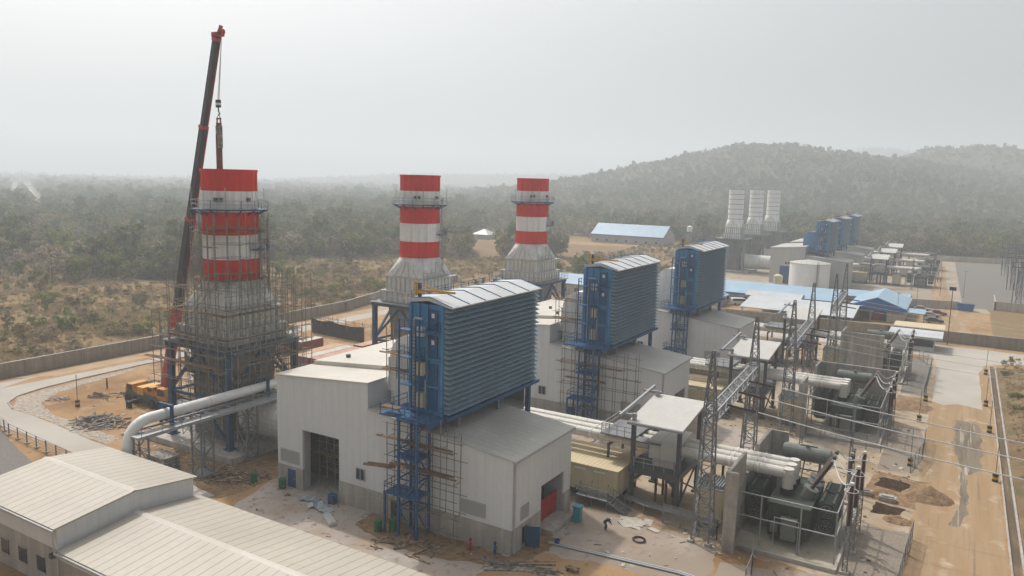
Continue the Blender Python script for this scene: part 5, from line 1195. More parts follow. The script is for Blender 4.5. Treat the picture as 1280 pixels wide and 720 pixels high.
def shed(name,lab,x0,x1,y0,y1,ze,zr,wm,rm,axis='x',fascia=None,open_=False,ov=.6,group=None,z0=0,win=0):
    t=thing(name,lab,'building',((x0+x1)/2,(y0+y1)/2,0),group)
    m=MB(); yc=(y0+y1)/2; xc=(x0+x1)/2
    if axis=='x':
        if not open_: m.ext([(x0,y0,0),(x0,y1,0),(x0,y1,ze),(x0,yc,zr),(x0,y0,ze)],(x1-x0,0,0))
        r=MB(); sl=(zr-ze)/((y1-y0)/2)
        r.ext([(x0-ov,y0-ov,ze-sl*ov+.03),(x0-ov,yc,zr+.03),(x0-ov,y1+ov,ze-sl*ov+.03),(x0-ov,y1+ov,ze-sl*ov+.2),(x0-ov,yc,zr+.2),(x0-ov,y0-ov,ze-sl*ov+.2)],(x1-x0+2*ov,0,0))
    else:
        if not open_: m.ext([(x0,y0,0),(x1,y0,0),(x1,y0,ze),(xc,y0,zr),(x0,y0,ze)],(0,y1-y0,0))
        r=MB(); sl=(zr-ze)/((x1-x0)/2)
        r.ext([(x0-ov,y0-ov,ze-sl*ov+.03),(xc,y0-ov,zr+.03),(x1+ov,y0-ov,ze-sl*ov+.03),(x1+ov,y0-ov,ze-sl*ov+.2),(xc,y0-ov,zr+.2),(x0-ov,y0-ov,ze-sl*ov+.2)],(0,y1-y0+2*ov,0))
    if open_:
        n=max(2,int((x1-x0)/5))
        for k in range(n+1):
            x=x0+(x1-x0)*k/n
            for y in (y0+.2,y1-.2): m.box(x-.15,y-.15,0,x+.15,y+.15,ze-.05)
        m.box(x0+.3,y1-.9,0,x1-.3,y1-.6,ze-.1); m.box(x0+.5,y0+3,0,x0+(x1-x0)*.35,y0+3.2,2.0)
    m.build('wall',wm,t); r.build('roof',rm,t)
    if fascia:
        m=MB()
        if axis=='x': m.box(x0-ov,y0-ov-.06,ze-.5,x1+ov,y0-ov+.0-.005,ze+.02)
        else: m.ext([(x0-ov,y0-ov-.08,ze-.7),(x1+ov,y0-ov-.08,ze-.7),(x1+ov,y0-ov-.08,ze),(xc,y0-ov-.08,zr+.1),(x0-ov,y0-ov-.08,ze)],(0,.07,0))
        m.build('fascia',fascia,t)
    for k in range(win):
        m=MB(); x=x0+(x1-x0)*(k+.6)/(win+.2); m.box(x-.6,y0-.06,1.0,x+.6,y0-.004,2.2); m.build('window',GLASS,t)
    return t
shed('long_store','long low store with pale blue roof and dark blue eaves before the older plant',-76,-31,236,256,3.4,5.6,REND,BROOF,fascia=BTRIM,win=8)
shed('open_store','open-sided store with weathered grey roof along the compound wall',-50.5,-23,209.5,233,3.3,4.8,REND,GROOF,open_=True)
shed('cement_shed','grey-roofed shed joined behind the open store',-55,-40,233.5,240,3.4,4.3,REND,GROOF)
pb=thing('blue_gable_store','open-fronted store with deep blue gable and pale blue roof','building',(-19,240,0))
m=MB(); 
for a,b in ((-25.6,-23.6),(-16.4,-12.2)): m.box(a,230,0,b,230.3,3.6)
m.box(-25.6,230.3,0,-25.3,252,3.6); m.box(-12.5,230.3,0,-12.2,252,3.6); m.box(-25.3,246,0,-12.5,246.3,3.6); m.box(-20.6,230,0,-20.2,230.3,3.6); m.build('wall',REND,pb)
m=MB(); m.ext([(-26.2,229.4,3.75),(-19,229.4,6.4),(-11.6,229.4,3.75),(-11.6,229.4,3.95),(-19,229.4,6.62),(-26.2,229.4,3.95)],(0,24,0)); m.build('roof',BROOF,pb)
m=MB(); m.ext([(-26.2,229.3,2.9),(-11.6,229.3,2.9),(-11.6,229.3,3.8),(-19,229.3,6.5),(-26.2,229.3,3.8)],(0,.08,0)); m.build('gable_fascia',BTRIM,pb)
m=MB(); m.box(-20.0,232,.1,-17.6,232.2,2.8); m.build('red_shutter',DOORR,pb)
m=MB(); m.ext([(-11.4,230,3.0),(-11.4,230,3.15),(-11.4,236,3.55),(-11.4,236,3.4)],(4.2,0,0)); 
m.build('side_awning',BROOF,pb); m=MB(); m.box(-7.5,230.2,0,-7.35,230.4,3.0); m.box(-7.5,235.6,0,-7.35,235.8,3.4); m.build('awning_post',GALVD,pb)
shed('blue_roof_annex','low annex with pale blue roof behind the blue gable store',-30,-13,256,266,3.0,4.2,REND,BROOF)
shed('staff_house','small cream house with blue roof and gable beside the white minibus',-71,-62.5,241,250,2.9,4.6,REND,BROOF,'y',win=2) if False else shed('staff_house','small cream house with blue roof beside the white minibus',-70,-61,222,233,2.9,4.6,REND,BROOF,'y',win=2)
shed('canteen_block','cream block with blue hipped roof between third banded stack and second filter',-116,-99,219,232,3.6,5.8,REND,BROOF,win=4)
shed('warehouse','large lone warehouse with pale blue roof below the wooded hill','' and 0 or -195.5,-150.5,425,446,5.0,11.0,mat('block_grey',(.36,.36,.36),.9,n1=(2,.08),n2=(.3,.1)),BROOF,fascia=BTRIM,win=7)
t=thing('roadside_hut','small square hut with white pyramid roof at the edge of the woods','hut',(-252,392,0)); m=MB(); m.box(-257,387.5,0,-247,396.5,3.0); m.build('wall',CGRY,t); m=MB(); m.add([(-258,386.5,3.0),(-246,386.5,3.0),(-246,397.5,3.0),(-258,397.5,3.0),(-252,392,6.2)],[(0,1,4),(1,2,4),(2,3,4),(3,0,4),(3,2,1,0)]); m.build('roof',HROOF,t)
t=thing('water_tower','small white water tank on a steel frame near the warehouse','water tower',(-142,448,0)); m=MB(); m.lattice((-142,448,0),(-142,448,8),2.4,2.0,4,.12,.07); m.build('frame',GALVD,t); m=MB(); m.lathe([(1.6,8.02),(1.7,11),(.2,11.6)],(-142,448),16); m.build('tank',TANKW,t)
# guard house
t=thing('guard_house','low guard house with flat white roof and open glazed front at the road junction','building',(-8,195,0))
m=MB(); m.box(-12.2,196.2,0,-3.6,201.5,2.9); m.box(-12.2,193.4,0,-9.0,196.19,2.9); m.box(-8.9,193.4,0,-3.8,193.6,.9); m.box(-3.8,193.4,0,-3.5,193.7,2.9); m.box(-8.2,193.4,.9,-8.0,193.6,2.9); m.build('wall',mat('guard_paint',(.52,.52,.51),.8),t)
m=MB(); m.box(-8.0,193.45,.92,-3.82,193.52,2.3); m.build('front_window',GLASS,t)
m=MB(); m.box(-13.2,192.3,2.95,-2.2,202.3,3.35); r_=m.build('roof',GROOF,t); m=MB(); m.box(-13.3,192.2,2.9,-2.1,192.29,3.4); m.box(-2.19,192.3,2.9,-2.1,202.3,3.4); m.build('roof_fascia',HROOF,r_)
shed('flat_store','small block with rusty flat roof and pale canopy behind the guard house',-12.5,-2.6,209.5,216,2.6,2.9,REND,CREAMR)
# vehicles
def car(lab,x,y,rz,m,van=False):
    t=thing('minibus' if van else 'parked_car',lab,'van' if van else 'car',(x,y,0),None if van else 'cars parked in the far yard'); M=Matrix.Rotation(rz,3,'Z'); O=Vector((x,y,0))
    L,W=(5.2,1.9) if van else (4.5,1.8)
    pr=[(-L/2,.35),(L/2,.35),(L/2,.75),(L/2-.15,.95),(L*.22,1.02),(L*.05,1.5),(-L*.28,1.52),(-L*.42,1.02),(-L/2,.98)] if not van else [(-L/2,.4),(L/2,.4),(L/2,1.1),(L/2-.5,1.3),(L/2-1.2,2.1),(-L/2+.15,2.15),(-L/2,1.9)]
    def ex(p,w): b=MB(); b.ext([O+M@Vector((a,-w/2,z)) for a,z in p],M@Vector((0,w,0))); return b
    ex(pr,W).build('body',m,t)
    gl=[(L*.20,1.05),(L*.05,1.44),(-L*.27,1.46),(-L*.39,1.06)] if not van else [(L/2-.6,1.3),(L/2-1.2,1.95),(-L/2+.3,1.95),(-L/2+.3,1.3)]
    ex(gl,W+.03).build('side_window',GLASS,t)
    for a in (-L*.31,L*.31):
        for s in (-1,1):
            b=MB(); b.tube(O+M@Vector((a,s*(W/2-.2),.34)),O+M@Vector((a,s*(W/2+.03),.34)),.34,14); b.build('wheel',TYRE,t)
    for s in (-1,1):
        b=MB(); b.obox(O+M@Vector((L/2+.005,s*.6,.72)),(.06,.35,.16),rz); b.build('headlight',HELM,t)
CS=mat('car_silver',(.42,.43,.44),.3,.5,n1=None,n2=None); CR_=mat('car_maroon',(.18,.02,.025),.3,.2,n1=None,n2=None); CN=mat('car_navy',(.015,.025,.06),.3,.2,n1=None,n2=None); CW=mat('van_white',(.7,.7,.7),.35,n1=None,n2=None)
car('silver car parked beside the maroon one in the far yard',-6.2,247.5,.15,CS); car('maroon car parked behind the silver one',-4.6,252.5,.15,CR_); car('dark navy car parked alone nearest the flat store',-5.0,237.2,.1,CN); car('second silver car half hidden by the yard wall',-9.0,258,.1,CS)
car('white minibus parked by the cream house before the long blue roof',-57.2,238.5-5,.6,CW,True)
t=thing('blue_skip','blue steel skip standing at the far yard wall','skip',(2,268,0)); m=MB(); m.ext([(.4,266.5,.1),(4.2,266.5,.1),(4.6,266.5,2.1),(0,266.5,2.1)],(0,2.2,0)); m.build('bin',BTRIM,t); m=MB(); m.box(.2,266.3,2.1,4.4,268.9,2.25); m.build('lid',DOORB,t)
# far switchyard gantry posts
gk=0
for x,y in ((17,296),(21,300),(19,318),(23,326),(17,338),(21,346),(25,352),(18,362),(22,374),(26,384),(17,392),(21,404),(25,414),(18,424)):
    t=thing('switchyard_column','tall grey lattice columns standing at the edge of the far gravel yard','lattice column',(x,y,0),'switchyard columns'); m=MB(); m.lattice((x,y,0),(x,y,13),1.5,.6,7,.09,.05); m.build('column',GALVD,t); m=MB(); m.bar((x-3,y,12),(x+3,y,12),.3)
    for d in (-2.5,0,2.5): m.tube((x+d,y,12),(x+d,y,13.6),.16,6)
    for d in (-1.8,1.8): m.bar((x+d,y,0),(x+d,y,4.5),.25); m.tube((x+d,y,4.5),(x+d,y,6.6),.16,6)
    m.build('crossarm',STEELD,t)
for k,(x,y) in enumerate(((-11,330),(-12.5,345),(-9.5,362),(-13,380),(-11,398),(-15,312))):
    m=MB(); m.lattice((x,y,0),(x,y,7+k%3*2),.5,.4,8,.07,.04); tag(m.build('equipment_post',GALVD,None,loc=(x,y,0)),'slim lattice equipment post among the older transformers','lattice post','equipment posts of the older plant')

# ------------------------------------------------------------------ people
def person(lab,loc,rz,joints,top,legs,helmet=True,h=1.75):
    names=list(joints.keys()); V=[joints[n][0] for n in names]; rad=[joints[n][1] for n in names]
    E_=[('pel','waist'),('waist','chest'),('chest','neck'),('neck','head'),('head','crown'),('chest','shl'),('shl','ell'),('ell','hal'),('chest','shr'),('shr','elr'),('elr','har'),('pel','hil'),('hil','knl'),('knl','anl'),('anl','tol'),('pel','hir'),('hir','knr'),('knr','anr'),('anr','tor')]
    me=bpy.data.meshes.new('person'); me.from_pydata(V,[(names.index(a),names.index(b)) for a,b in E_],[]); o=bpy.data.objects.new('person',me); COL.objects.link(o)
    s=o.modifiers.new('s','SKIN'); 
    for i,r in enumerate(rad): me.skin_vertices[0].data[i].radius=(r,r)
    me.skin_vertices[0].data[names.index('pel')].use_root=True
    o.modifiers.new('u','SUBSURF').levels=2
    dg=bpy.context.evaluated_depsgraph_get(); m2=bpy.data.meshes.new_from_object(o.evaluated_get(dg)); o.modifiers.clear(); o.data=m2
    for m in (top,legs,SKIN,BLACK): m2.materials.append(m)
    J={n:Vector(joints[n][0]) for n in names}
    for p in m2.polygons:
        c=p.center; d={n:(c-J[n]).length for n in names}; k=min(d,key=d.get)
        p.material_index=2 if k in('head','crown','hal','har') else 3 if k in('tol','tor','anl','anr') else 1 if k in('pel','hil','hir','knl','knr') else 0; p.use_smooth=True
    o.location=loc; o.rotation_euler=(0,0,rz); o.scale=(1.08,1.08,1.08); tag(o,lab,'person')
    if helmet:
        hd=J['crown']; b=MB(); b.lathe([(.17,-.02),(.135,0),(.13,.06),(.09,.12),(.02,.14)],(0,0),14); q=b.build('hard_hat',HELM,None); q.parent=o; q.location=hd+Vector((0,0,-.04))
    return o
ST={'pel':((0,0,.95),.15),'waist':((0,0,1.1),.14),'chest':((0,.02,1.36),.16),'neck':((0,.01,1.5),.06),'head':((0,.03,1.62),.095),'crown':((0,.02,1.7),.085),
 'shl':((-.2,.0,1.4),.075),'ell':((-.26,-.02,1.12),.05),'hal':((-.26,.1,.88),.045),'shr':((.2,0,1.4),.075),'elr':((.26,-.02,1.12),.05),'har':((.26,.1,.88),.045),
 'hil':((-.1,0,.88),.10),'knl':((-.11,.05,.48),.07),'anl':((-.11,-.02,.09),.05),'tol':((-.11,.14,.05),.04),'hir':((.1,0,.88),.10),'knr':((.11,.0,.48),.07),'anr':((.11,-.1,.09),.05),'tor':((.11,.06,.05),.04)}
BE=dict(ST); BE.update({'pel':((0,-.15,.85),.15),'waist':((0,-.02,.96),.14),'chest':((0,.28,1.06),.16),'neck':((0,.42,1.05),.06),'head':((0,.52,1.0),.095),'crown':((0,.58,1.02),.085),'shl':((-.2,.3,1.04),.075),'ell':((-.22,.42,.76),.05),'hal':((-.15,.6,.52),.045),'shr':((.2,.3,1.04),.075),'elr':((.22,.42,.76),.05),'har':((.15,.6,.52),.045),'hil':((-.1,-.15,.8),.1),'hir':((.1,-.15,.8),.1),'knl':((-.13,.08,.46),.07),'knr':((.13,.05,.46),.07),'anl':((-.13,-.05,.09),.05),'anr':((.13,-.1,.09),.05),'tol':((-.13,.12,.05),.04),'tor':((.13,.07,.05),.04)})
person('worker in orange-brown overalls standing alone on the open sand',(-120.2,71.9,0.02),2.4,ST,CLO_O,CLO_D,False)
person('worker in dark overalls and white hard hat bending over cables on the apron',(-29.4,70.2,0.03),-.6,BE,CLO_D,CLO_D)
person('dark-clothed person on the far road, a step ahead of the other',(-6.6,345,0.03),1.,ST,CLO_D,CLO_D,False); person('dark-clothed person on the far road, a step behind',(-7.6,344,0.03),1.,ST,CLO_D,CLO_D,False)

# ------------------------------------------------------------------ vegetation
def leafmat(name,c1,c2,c3):
    m=bpy.data.materials.new(name); m.use_nodes=True; nt=m.node_tree;N=nt.nodes;L=nt.links; b=N['Principled BSDF']; b.inputs['Roughness'].default_value=.8; b.inputs['Specular IOR Level'].default_value=.15
    oi=N.new('ShaderNodeObjectInfo'); r=N.new('ShaderNodeValToRGB'); e=r.color_ramp.elements; e[0].color=(*c1,1); e[1].color=(*c3,1); e[1].position=1; k=e.new(.5); k.color=(*c2,1); L.new(oi.outputs['Random'],r.inputs[0])
    tc=N.new('ShaderNodeTexCoord'); t=N.new('ShaderNodeTexNoise'); t.inputs['Scale'].default_value=.9; L.new(tc.outputs['Object'],t.inputs['Vector']); mr=N.new('ShaderNodeMapRange'); mr.inputs[1].default_value=.3; mr.inputs[2].default_value=.7; mr.inputs[3].default_value=.7; mr.inputs[4].default_value=1.35; L.new(t.outputs['Fac'],mr.inputs[0])
    mx=N.new('ShaderNodeMix'); mx.data_type='RGBA'; mx.blend_type='MULTIPLY'; mx.inputs[0].default_value=1; L.new(r.outputs[0],mx.inputs[6]); L.new(mr.outputs[0],mx.inputs[7]); L.new(mx.outputs[2],b.inputs['Base Color'])
    tl=N.new('ShaderNodeBsdfTranslucent'); L.new(mx.outputs[2],tl.inputs['Color']); ms=N.new('ShaderNodeMixShader'); ms.inputs[0].default_value=.42
    L.new(b.outputs[0],ms.inputs[1]); L.new(tl.outputs[0],ms.inputs[2]); L.new(ms.outputs[0],N['Material Output'].inputs['Surface'])
    return m
LEAFG=leafmat('leaf_green',(.12,.15,.025),(.16,.185,.035),(.22,.21,.055))
LEAFM=leafmat('leaf_mixed',(.145,.14,.045),(.20,.17,.065),(.25,.19,.09))
LEAFB=leafmat('leaf_dry',(.22,.17,.105),(.26,.205,.135),(.30,.23,.15))
BARK=mat('bark',(.16,.13,.10),.95,n1=(4,.2),n2=None)
def tree_mesh(seed,h,cr,n_bl,leaves,ls,base=.35,bush=False):
    rnd=random.Random(seed); tr=MB(); cr_=MB()
    zc=h*(base+1)/2; rz=h*(1-base)/2
    if not bush:
        top=Vector((rnd.uniform(-.3,.3),rnd.uniform(-.3,.3),h*.62)); tr.tube((0,0,-.3),top,.05*h*.45,6,.02*h*.5)
    bl=[]
    for k in range(n_bl):
        a=rnd.uniform(0,6.28); el=rnd.uniform(-1,1); q=rnd.uniform(.35,1)**.6
        p=Vector((cr*q*math.cos(a)*math.sqrt(1-el*el*.8),cr*q*math.sin(a)*math.sqrt(1-el*el*.8),zc+rz*el*.85)); 
        if bush: p.z=max(.2*h,p.z)
        bl.append((p,cr*rnd.uniform(.28,.5)))
        if not bush and k<7: tr.tube(top*rnd.uniform(.5,.95),p,.016*h*.5,5,.005*h*.5)
        if bush and k<6: tr.tube((0,0,-.1),p,.03,4,.012)
    for p,r in bl:
        for i in range(leaves):
            d=Vector((rnd.gauss(0,1),rnd.gauss(0,1),rnd.gauss(0,.8))).normalized(); c=p+d*r*rnd.uniform(.35,1.05)
            n=(d+Vector((rnd.gauss(0,.6),rnd.gauss(0,.6),rnd.gauss(0,.6)+.4))).normalized(); u=n.orthogonal().normalized(); u=(u*math.cos(i)+n.cross(u)*math.sin(i)); v=n.cross(u); s=ls*rnd.uniform(.6,1.3)
            cr_.add([c-u*s-v*s*.5,c+u*s*.2-v*s*.7,c+u*s,c-u*s*.1+v*s*.8],[(0,1,2,3)])
    return tr,cr_
def tree_thing(name,seed,h,cr,nb,lv,ls,lm,bush,lab,cat,group):
    tr,c=tree_mesh(seed,h,cr,nb,lv,ls,bush=bush,base=.1 if bush else .3); t=thing(name,lab,cat,(0,0,0),group)
    tr.build('stem' if bush else 'trunk',BARK,t); c.build('crown',lm,t); return t
import bisect
def Rnd(s): return random.Random(s)
protos={'tree':[tree_thing('scrub_tree',10+k,7.5,2.8,16,46,.30,lm,False,lb,'tree',gp) for k,(lm,lb,gp) in enumerate(((LEAFG,'green broad-crowned tree standing in the dry scrubland','green scrubland trees'),(LEAFM,'olive-brown sparse tree standing in the dry scrubland','olive scrubland trees'),(LEAFB,'nearly leafless grey-brown tree in the dry scrubland','leafless scrubland trees')))],
 'bush':[tree_thing('scrub_bush',30+k,2.2,1.9,12,40,.20,lm,True,lb,'bush',gp) for k,(lm,lb,gp) in enumerate(((LEAFG,'green rounded bush growing in the dry scrubland','green scrubland bushes'),(LEAFM,'olive-brown bush growing in the dry scrubland','olive scrubland bushes'),(LEAFB,'dry brown bush growing in the scrubland','dry scrubland bushes')))]}
used=set()
def put(kind,k,x,y,s,z=0,rz=None,label=None):
    p=protos[kind][k]
    if (kind,k) not in used: o=p; used.add((kind,k))
    else: o=copy_tree(p,(0,0,0))
    o.location=(x,y,z); sx=s*rnd_.uniform(.85,1.2); o.scale=(sx,sx*rnd_.uniform(.9,1.1),s); o.rotation_euler=(0,0,rnd_.uniform(0,6.28))
    if label: o['label']=label
    return o
rnd_=Rnd(5)
def gpt(px,py):
    d=(px-640)/FPX*CR-(py-360)/FPX*CU+CF; t=-CAMZ/d.z; return d.x*t,d.y*t
def wall_x(y): return interp(y,(24,120,152,176,206,222,300),(-140.3,-140.8,-142,-148,-152,-154,-158))
# scrubland just beyond the boundary wall: individual bushes and trees
spots=[]
for i in range(6000):
    if len(spots)>=215: break
    u=rnd_.random(); x=-143-190*rnd_.random()**1.5; y=rnd_.uniform(40,300)
    if x>wall_x(y)-4: continue
    den=.6+.9*mnoise.noise(Vector((x*.018,y*.018,3)))
    if rnd_.random()>den: continue
    r=math.hypot(x,y)
    if all((x-a)**2+(y-b)**2>(2.2 if r<230 else 4)**2 for a,b in spots): spots.append((x,y))
for i in range(4000):
    if len(spots)>=300: break
    x=rnd_.uniform(-255,-98); y=rnd_.uniform(218,345)
    if x<wall_x(y) or rnd_.random()>.62+.9*mnoise.noise(Vector((x*.022,y*.022,3))) or (x>-135 and y>300) or (-120<x and y<236): continue
    if all((x-a)**2+(y-b)**2>3.2**2 for a,b in spots): spots.append((x,y))
nb=0
for x,y in spots:
    d=-x-141
    k=rnd_.choices((0,1,2),(.25,.5,.25))[0]
    if rnd_.random()<min(.55,max(0.0,(d-25)/110)): put('tree',k,x,y,rnd_.uniform(.45,.95))
    else: put('bush',k,x,y,rnd_.uniform(.6,1.5))
for px,py,s,k in ((178,384,.75,1),(45,410,.5,0),(30,430,.8,1),(85,412,.6,0),(262,385,.5,1),(385,372,.6,0),(420,367,.6,0),(120,405,.5,1),(10,415,.7,1),(60,425,.6,2),(430,360,.7,1)):
    x,y=gpt(px,py); put('bush' if s<.7 else 'tree',k,x,y,s*(2.2 if s<.7 else .75))
for px,py,s in ((100,352,1.15),(140,348,1.2),(120,340,1.1),(165,350,.9),(195,342,1.1),(80,350,.9),(215,335,1.0),(150,333,1.2)):
    x,y=gpt(px,py); put('tree',0 if rnd_.random()<.6 else 1,x,y,s)
for x,y,s in ((-128,268,1.0),(-122,262,.9),(-117,271,.85),(-135,262,.7)): put('tree',0,x,y,s,label='dense green tree in the clump between second filter and warehouse')
for px,py,s in ((1105,306,1.1),(1122,304,1.35),(1140,303,1.5),(1150,301,1.0),(1166,304,1.2),(1185,305,1.4),(1201,303,1.5),(1216,305,1.1),(1231,304,1.3),(1250,305,1.45),(1262,306,1.0),(1275,304,1.4),(1090,303,.9),(1075,304,1.0)):
    x,y=gpt(px,py); put('tree',rnd_.choice((0,0,1)),x,y,s,label='broad green tree in the row at the foot of the wooded hill')['group']='trees at the hill foot'
for k in range(46):
    x=rnd_.uniform(9.5,22); y=rnd_.uniform(88,190); put('bush',rnd_.choice((0,0,1,2)),x,y,rnd_.uniform(.2,.5),interp(x,(8.2,9.4,11,13.5,17,24),(0,.35,.9,1.4,1.7,1.8)),label='low weedy bush on the brown embankment by the drain')['group']='embankment bushes'
for kd in protos:
    for k,p in enumerate(protos[kd]):
        if (kd,k) not in used: put(kd,k,-200-10*k,150,.8)
# dry grass and weeds close to the wall, and the far wood: one mass each
def gn_mass(name,pts,meshes):
    me=bpy.data.meshes.new(name); me.from_pydata([p[:3] for p in pts],[],[])
    a=me.attributes.new('scl','FLOAT','POINT'); a.data.foreach_set('value',[p[3] for p in pts])
    a=me.attributes.new('rotz','FLOAT','POINT'); a.data.foreach_set('value',[random.uniform(0,6.28) for p in pts])
    a=me.attributes.new('pick','INT','POINT'); a.data.foreach_set('value',[p[4] for p in pts])
    o=bpy.data.objects.new(name,me); COL.objects.link(o); struct(o,'stuff')
    cl=bpy.data.collections.new(name+'_kinds')
    for i,m in enumerate(meshes): 
        q=bpy.data.objects.new(f'{name}_kind_{chr(97+i)}',m); cl.objects.link(q)
    ng=bpy.data.node_groups.new(name,'GeometryNodeTree'); ng.interface.new_socket('Geometry',in_out='INPUT',socket_type='NodeSocketGeometry'); ng.interface.new_socket('Geometry',in_out='OUTPUT',socket_type='NodeSocketGeometry')
    N=ng.nodes;L=ng.links; gi=N.new('NodeGroupInput'); go=N.new('NodeGroupOutput'); ip=N.new('GeometryNodeInstanceOnPoints'); ci=N.new('GeometryNodeCollectionInfo'); ci.inputs['Collection'].default_value=cl; ci.inputs['Separate Children'].default_value=True; ci.inputs['Reset Children'].default_value=True
    def na(n,t): k=N.new('GeometryNodeInputNamedAttribute'); k.data_type=t; k.inputs['Name'].default_value=n; return k.outputs['Attribute']
    L.new(gi.outputs[0],ip.inputs['Points']); L.new(ci.outputs[0],ip.inputs['Instance']); ip.inputs['Pick Instance'].default_value=True
    L.new(na('pick','INT'),ip.inputs['Instance Index']); L.new(na('scl','FLOAT'),ip.inputs['Scale']); cx_=N.new('ShaderNodeCombineXYZ'); L.new(na('rotz','FLOAT'),cx_.inputs[2]); L.new(cx_.outputs[0],ip.inputs['Rotation']); L.new(ip.outputs[0],go.inputs[0])
    md=o.modifiers.new('scatter','NODES'); md.node_group=ng
    return o
def comb(seed,h,cr,nb,lv,ls,lm,bush=False,base=.3):
    tr,c=tree_mesh(seed,h,cr,nb,lv,ls,base=base,bush=bush); b=MB(); b.v=c.v; b.f=c.f; b.mi=[0]*len(c.f); b.m=1; b.add(tr.v,tr.f)
    me=bpy.data.meshes.new('wood'); me.from_pydata(b.v,[],b.f); me.materials.append(lm); me.materials.append(BARK); me.polygons.foreach_set('material_index',b.mi); return me
LEAFH=leafmat('leaf_haze_green',(.10,.13,.045),(.14,.155,.07),(.20,.18,.10)); LEAFI=leafmat('leaf_bare_twig',(.25,.20,.145),(.30,.24,.175),(.34,.265,.19))  # wood leaf colours paled, putting part of the distance haze into the tone
FM=[comb(101,8,3.2,16,24,.50,LEAFG),comb(102,9,3.0,15,22,.5,LEAFM),comb(103,8.5,3.1,13,14,.40,LEAFI),comb(104,11,4.2,18,22,.55,LEAFH),comb(105,6.5,3.0,12,20,.45,LEAFI),comb(106,14,4.4,18,26,.6,LEAFH),comb(107,12,2.6,9,16,.45,LEAFM,base=.5)]
rf=Rnd(21); wood=[]
TRK=[(Vector(gpt(*a)),Vector(gpt(*b)),w) for a,b,w in (((52,264),(33,231),7),((15,256),(20,231),6),((14,262),(70,267),5))]
def forest_edge(x,y):
    # True inside the wood
    r=math.hypot(x,y)
    if r<200 or r>3600: return False
    if x>-165 and y<470: return False
    if x<-143 and y<300 and x>-250 and r<345: 
        return (mnoise.noise(Vector((x*.02,y*.02,9)))>.25) and x<-225
    if -290<x<-120 and 330<y<452: return False      # clearing round warehouse and hut
    if x>-120 and y<485: return False
    if abs(math.atan2(x,y)-math.atan2(-252,392))<.02 and r<500: return False
    for p,q,w in TRK:
        L=(q-p).length; u=(Vector((x,y))-p).dot(q-p)/L
        if -20<u<L+200 and abs((x-p.x)*(q.y-p.y)-(y-p.y)*(q.x-p.x))/L<w+.003*max(0,u): return False
    return True
n=0
while len(wood)<95000 and n<2500000:
    n+=1
    a=rf.uniform(bearing(-130),bearing(1420)); r=210*(3600/210)**(rf.random()**.80)
    x=r*math.sin(a); y=r*math.cos(a)
    if not forest_edge(x,y): continue
    if r<700 and rf.random()>.45+.9*mnoise.noise(Vector((x*.012,y*.012,1))) + (.35 if r>420 else 0): continue
    z=max(0,hill(x,y)) if r>480 else 0
    gr=mnoise.noise(Vector((x*.006,y*.006,5)))+.5*mnoise.noise(Vector((x*.03,y*.03,2)))
    k=rf.choices(range(7),(1+2*max(0,gr),2,1.8-max(0,gr),1.4,1.8,.25+.9*max(0,gr),.5))[0]
    if r>480 and rf.random()<.8*max(0,mnoise.noise(Vector((x*.011,y*.011,8)))): continue
    wood.append((x,y,z-.2,rf.choice((.45,.6,.75,.85,1,1.25))*rf.uniform(.85,1.15)*(1 if r<900 else 1+(r-900)/6000)*(.62 if z>3 else 1),k))
gn_mass('forest',wood,FM)
# tufts of dry grass on the open scrub
GRASS=leafmat('dry_grass',(.34,.25,.135),(.41,.30,.165),(.27,.22,.11))
def tuft(seed,h,n):
    r=Rnd(seed); b=MB()
    for i in range(n):
        a=r.uniform(0,6.28); q=r.uniform(0,.5); x,y=q*math.cos(a),q*math.sin(a); l=Vector((r.gauss(0,.35),r.gauss(0,.35),1))*h*r.uniform(.5,1.1); s=Vector((math.cos(a+1),math.sin(a+1),0))*.05
        b.add([(x-s.x,y-s.y,0),(x+s.x,y+s.y,0),(x+l.x,y+l.y,l.z)],[(0,1,2)])
    me=bpy.data.meshes.new('tuft'); me.from_pydata(b.v,[],b.f); me.materials.append(GRASS); return me
gp=[]
while len(gp)<16000:
    x=-142-150*rf.random()**1.3; y=rf.uniform(30,300)
    if x>wall_x(y)-1: continue
    if rf.random()>.55+.8*mnoise.noise(Vector((x*.05,y*.05,4))): continue
    gp.append((x,y,0,rf.uniform(.7,1.8),rf.randint(0,2)) if rf.random()<.86 else (x,y,0,rf.uniform(.3,.8),rf.randint(3,5)))
for i in range(9000):
    x=rf.uniform(-270,-94); y=rf.uniform(216,440)
    if x<wall_x(y) or (-120<x and y<236) or rf.random()>.6+.8*mnoise.noise(Vector((x*.03,y*.03,4))): continue
    gp.append((x,y,0,rf.uniform(.7,1.6),rf.randint(0,2)) if rf.random()<.8 else (x,y,0,rf.uniform(.4,1.0),rf.randint(3,5)))
for i in range(1500):
    x=rf.uniform(9,23); y=rf.uniform(80,190); gp.append((x,y,interp(x,(8.2,9.4,11,13.5,17,24),(0,.35,.9,1.4,1.7,1.8))-.05,rf.uniform(.3,.8),rf.randint(0,2)))
gn_mass('dry_grass',gp,[tuft(1,.7,26),tuft(2,.9,22),tuft(3,.5,30),comb(301,1.6,1.3,8,24,.22,LEAFM,True,.1),comb(302,1.4,1.5,8,18,.2,LEAFB,True,.1),comb(303,1.8,1.2,8,22,.22,LEAFG,True,.1)])
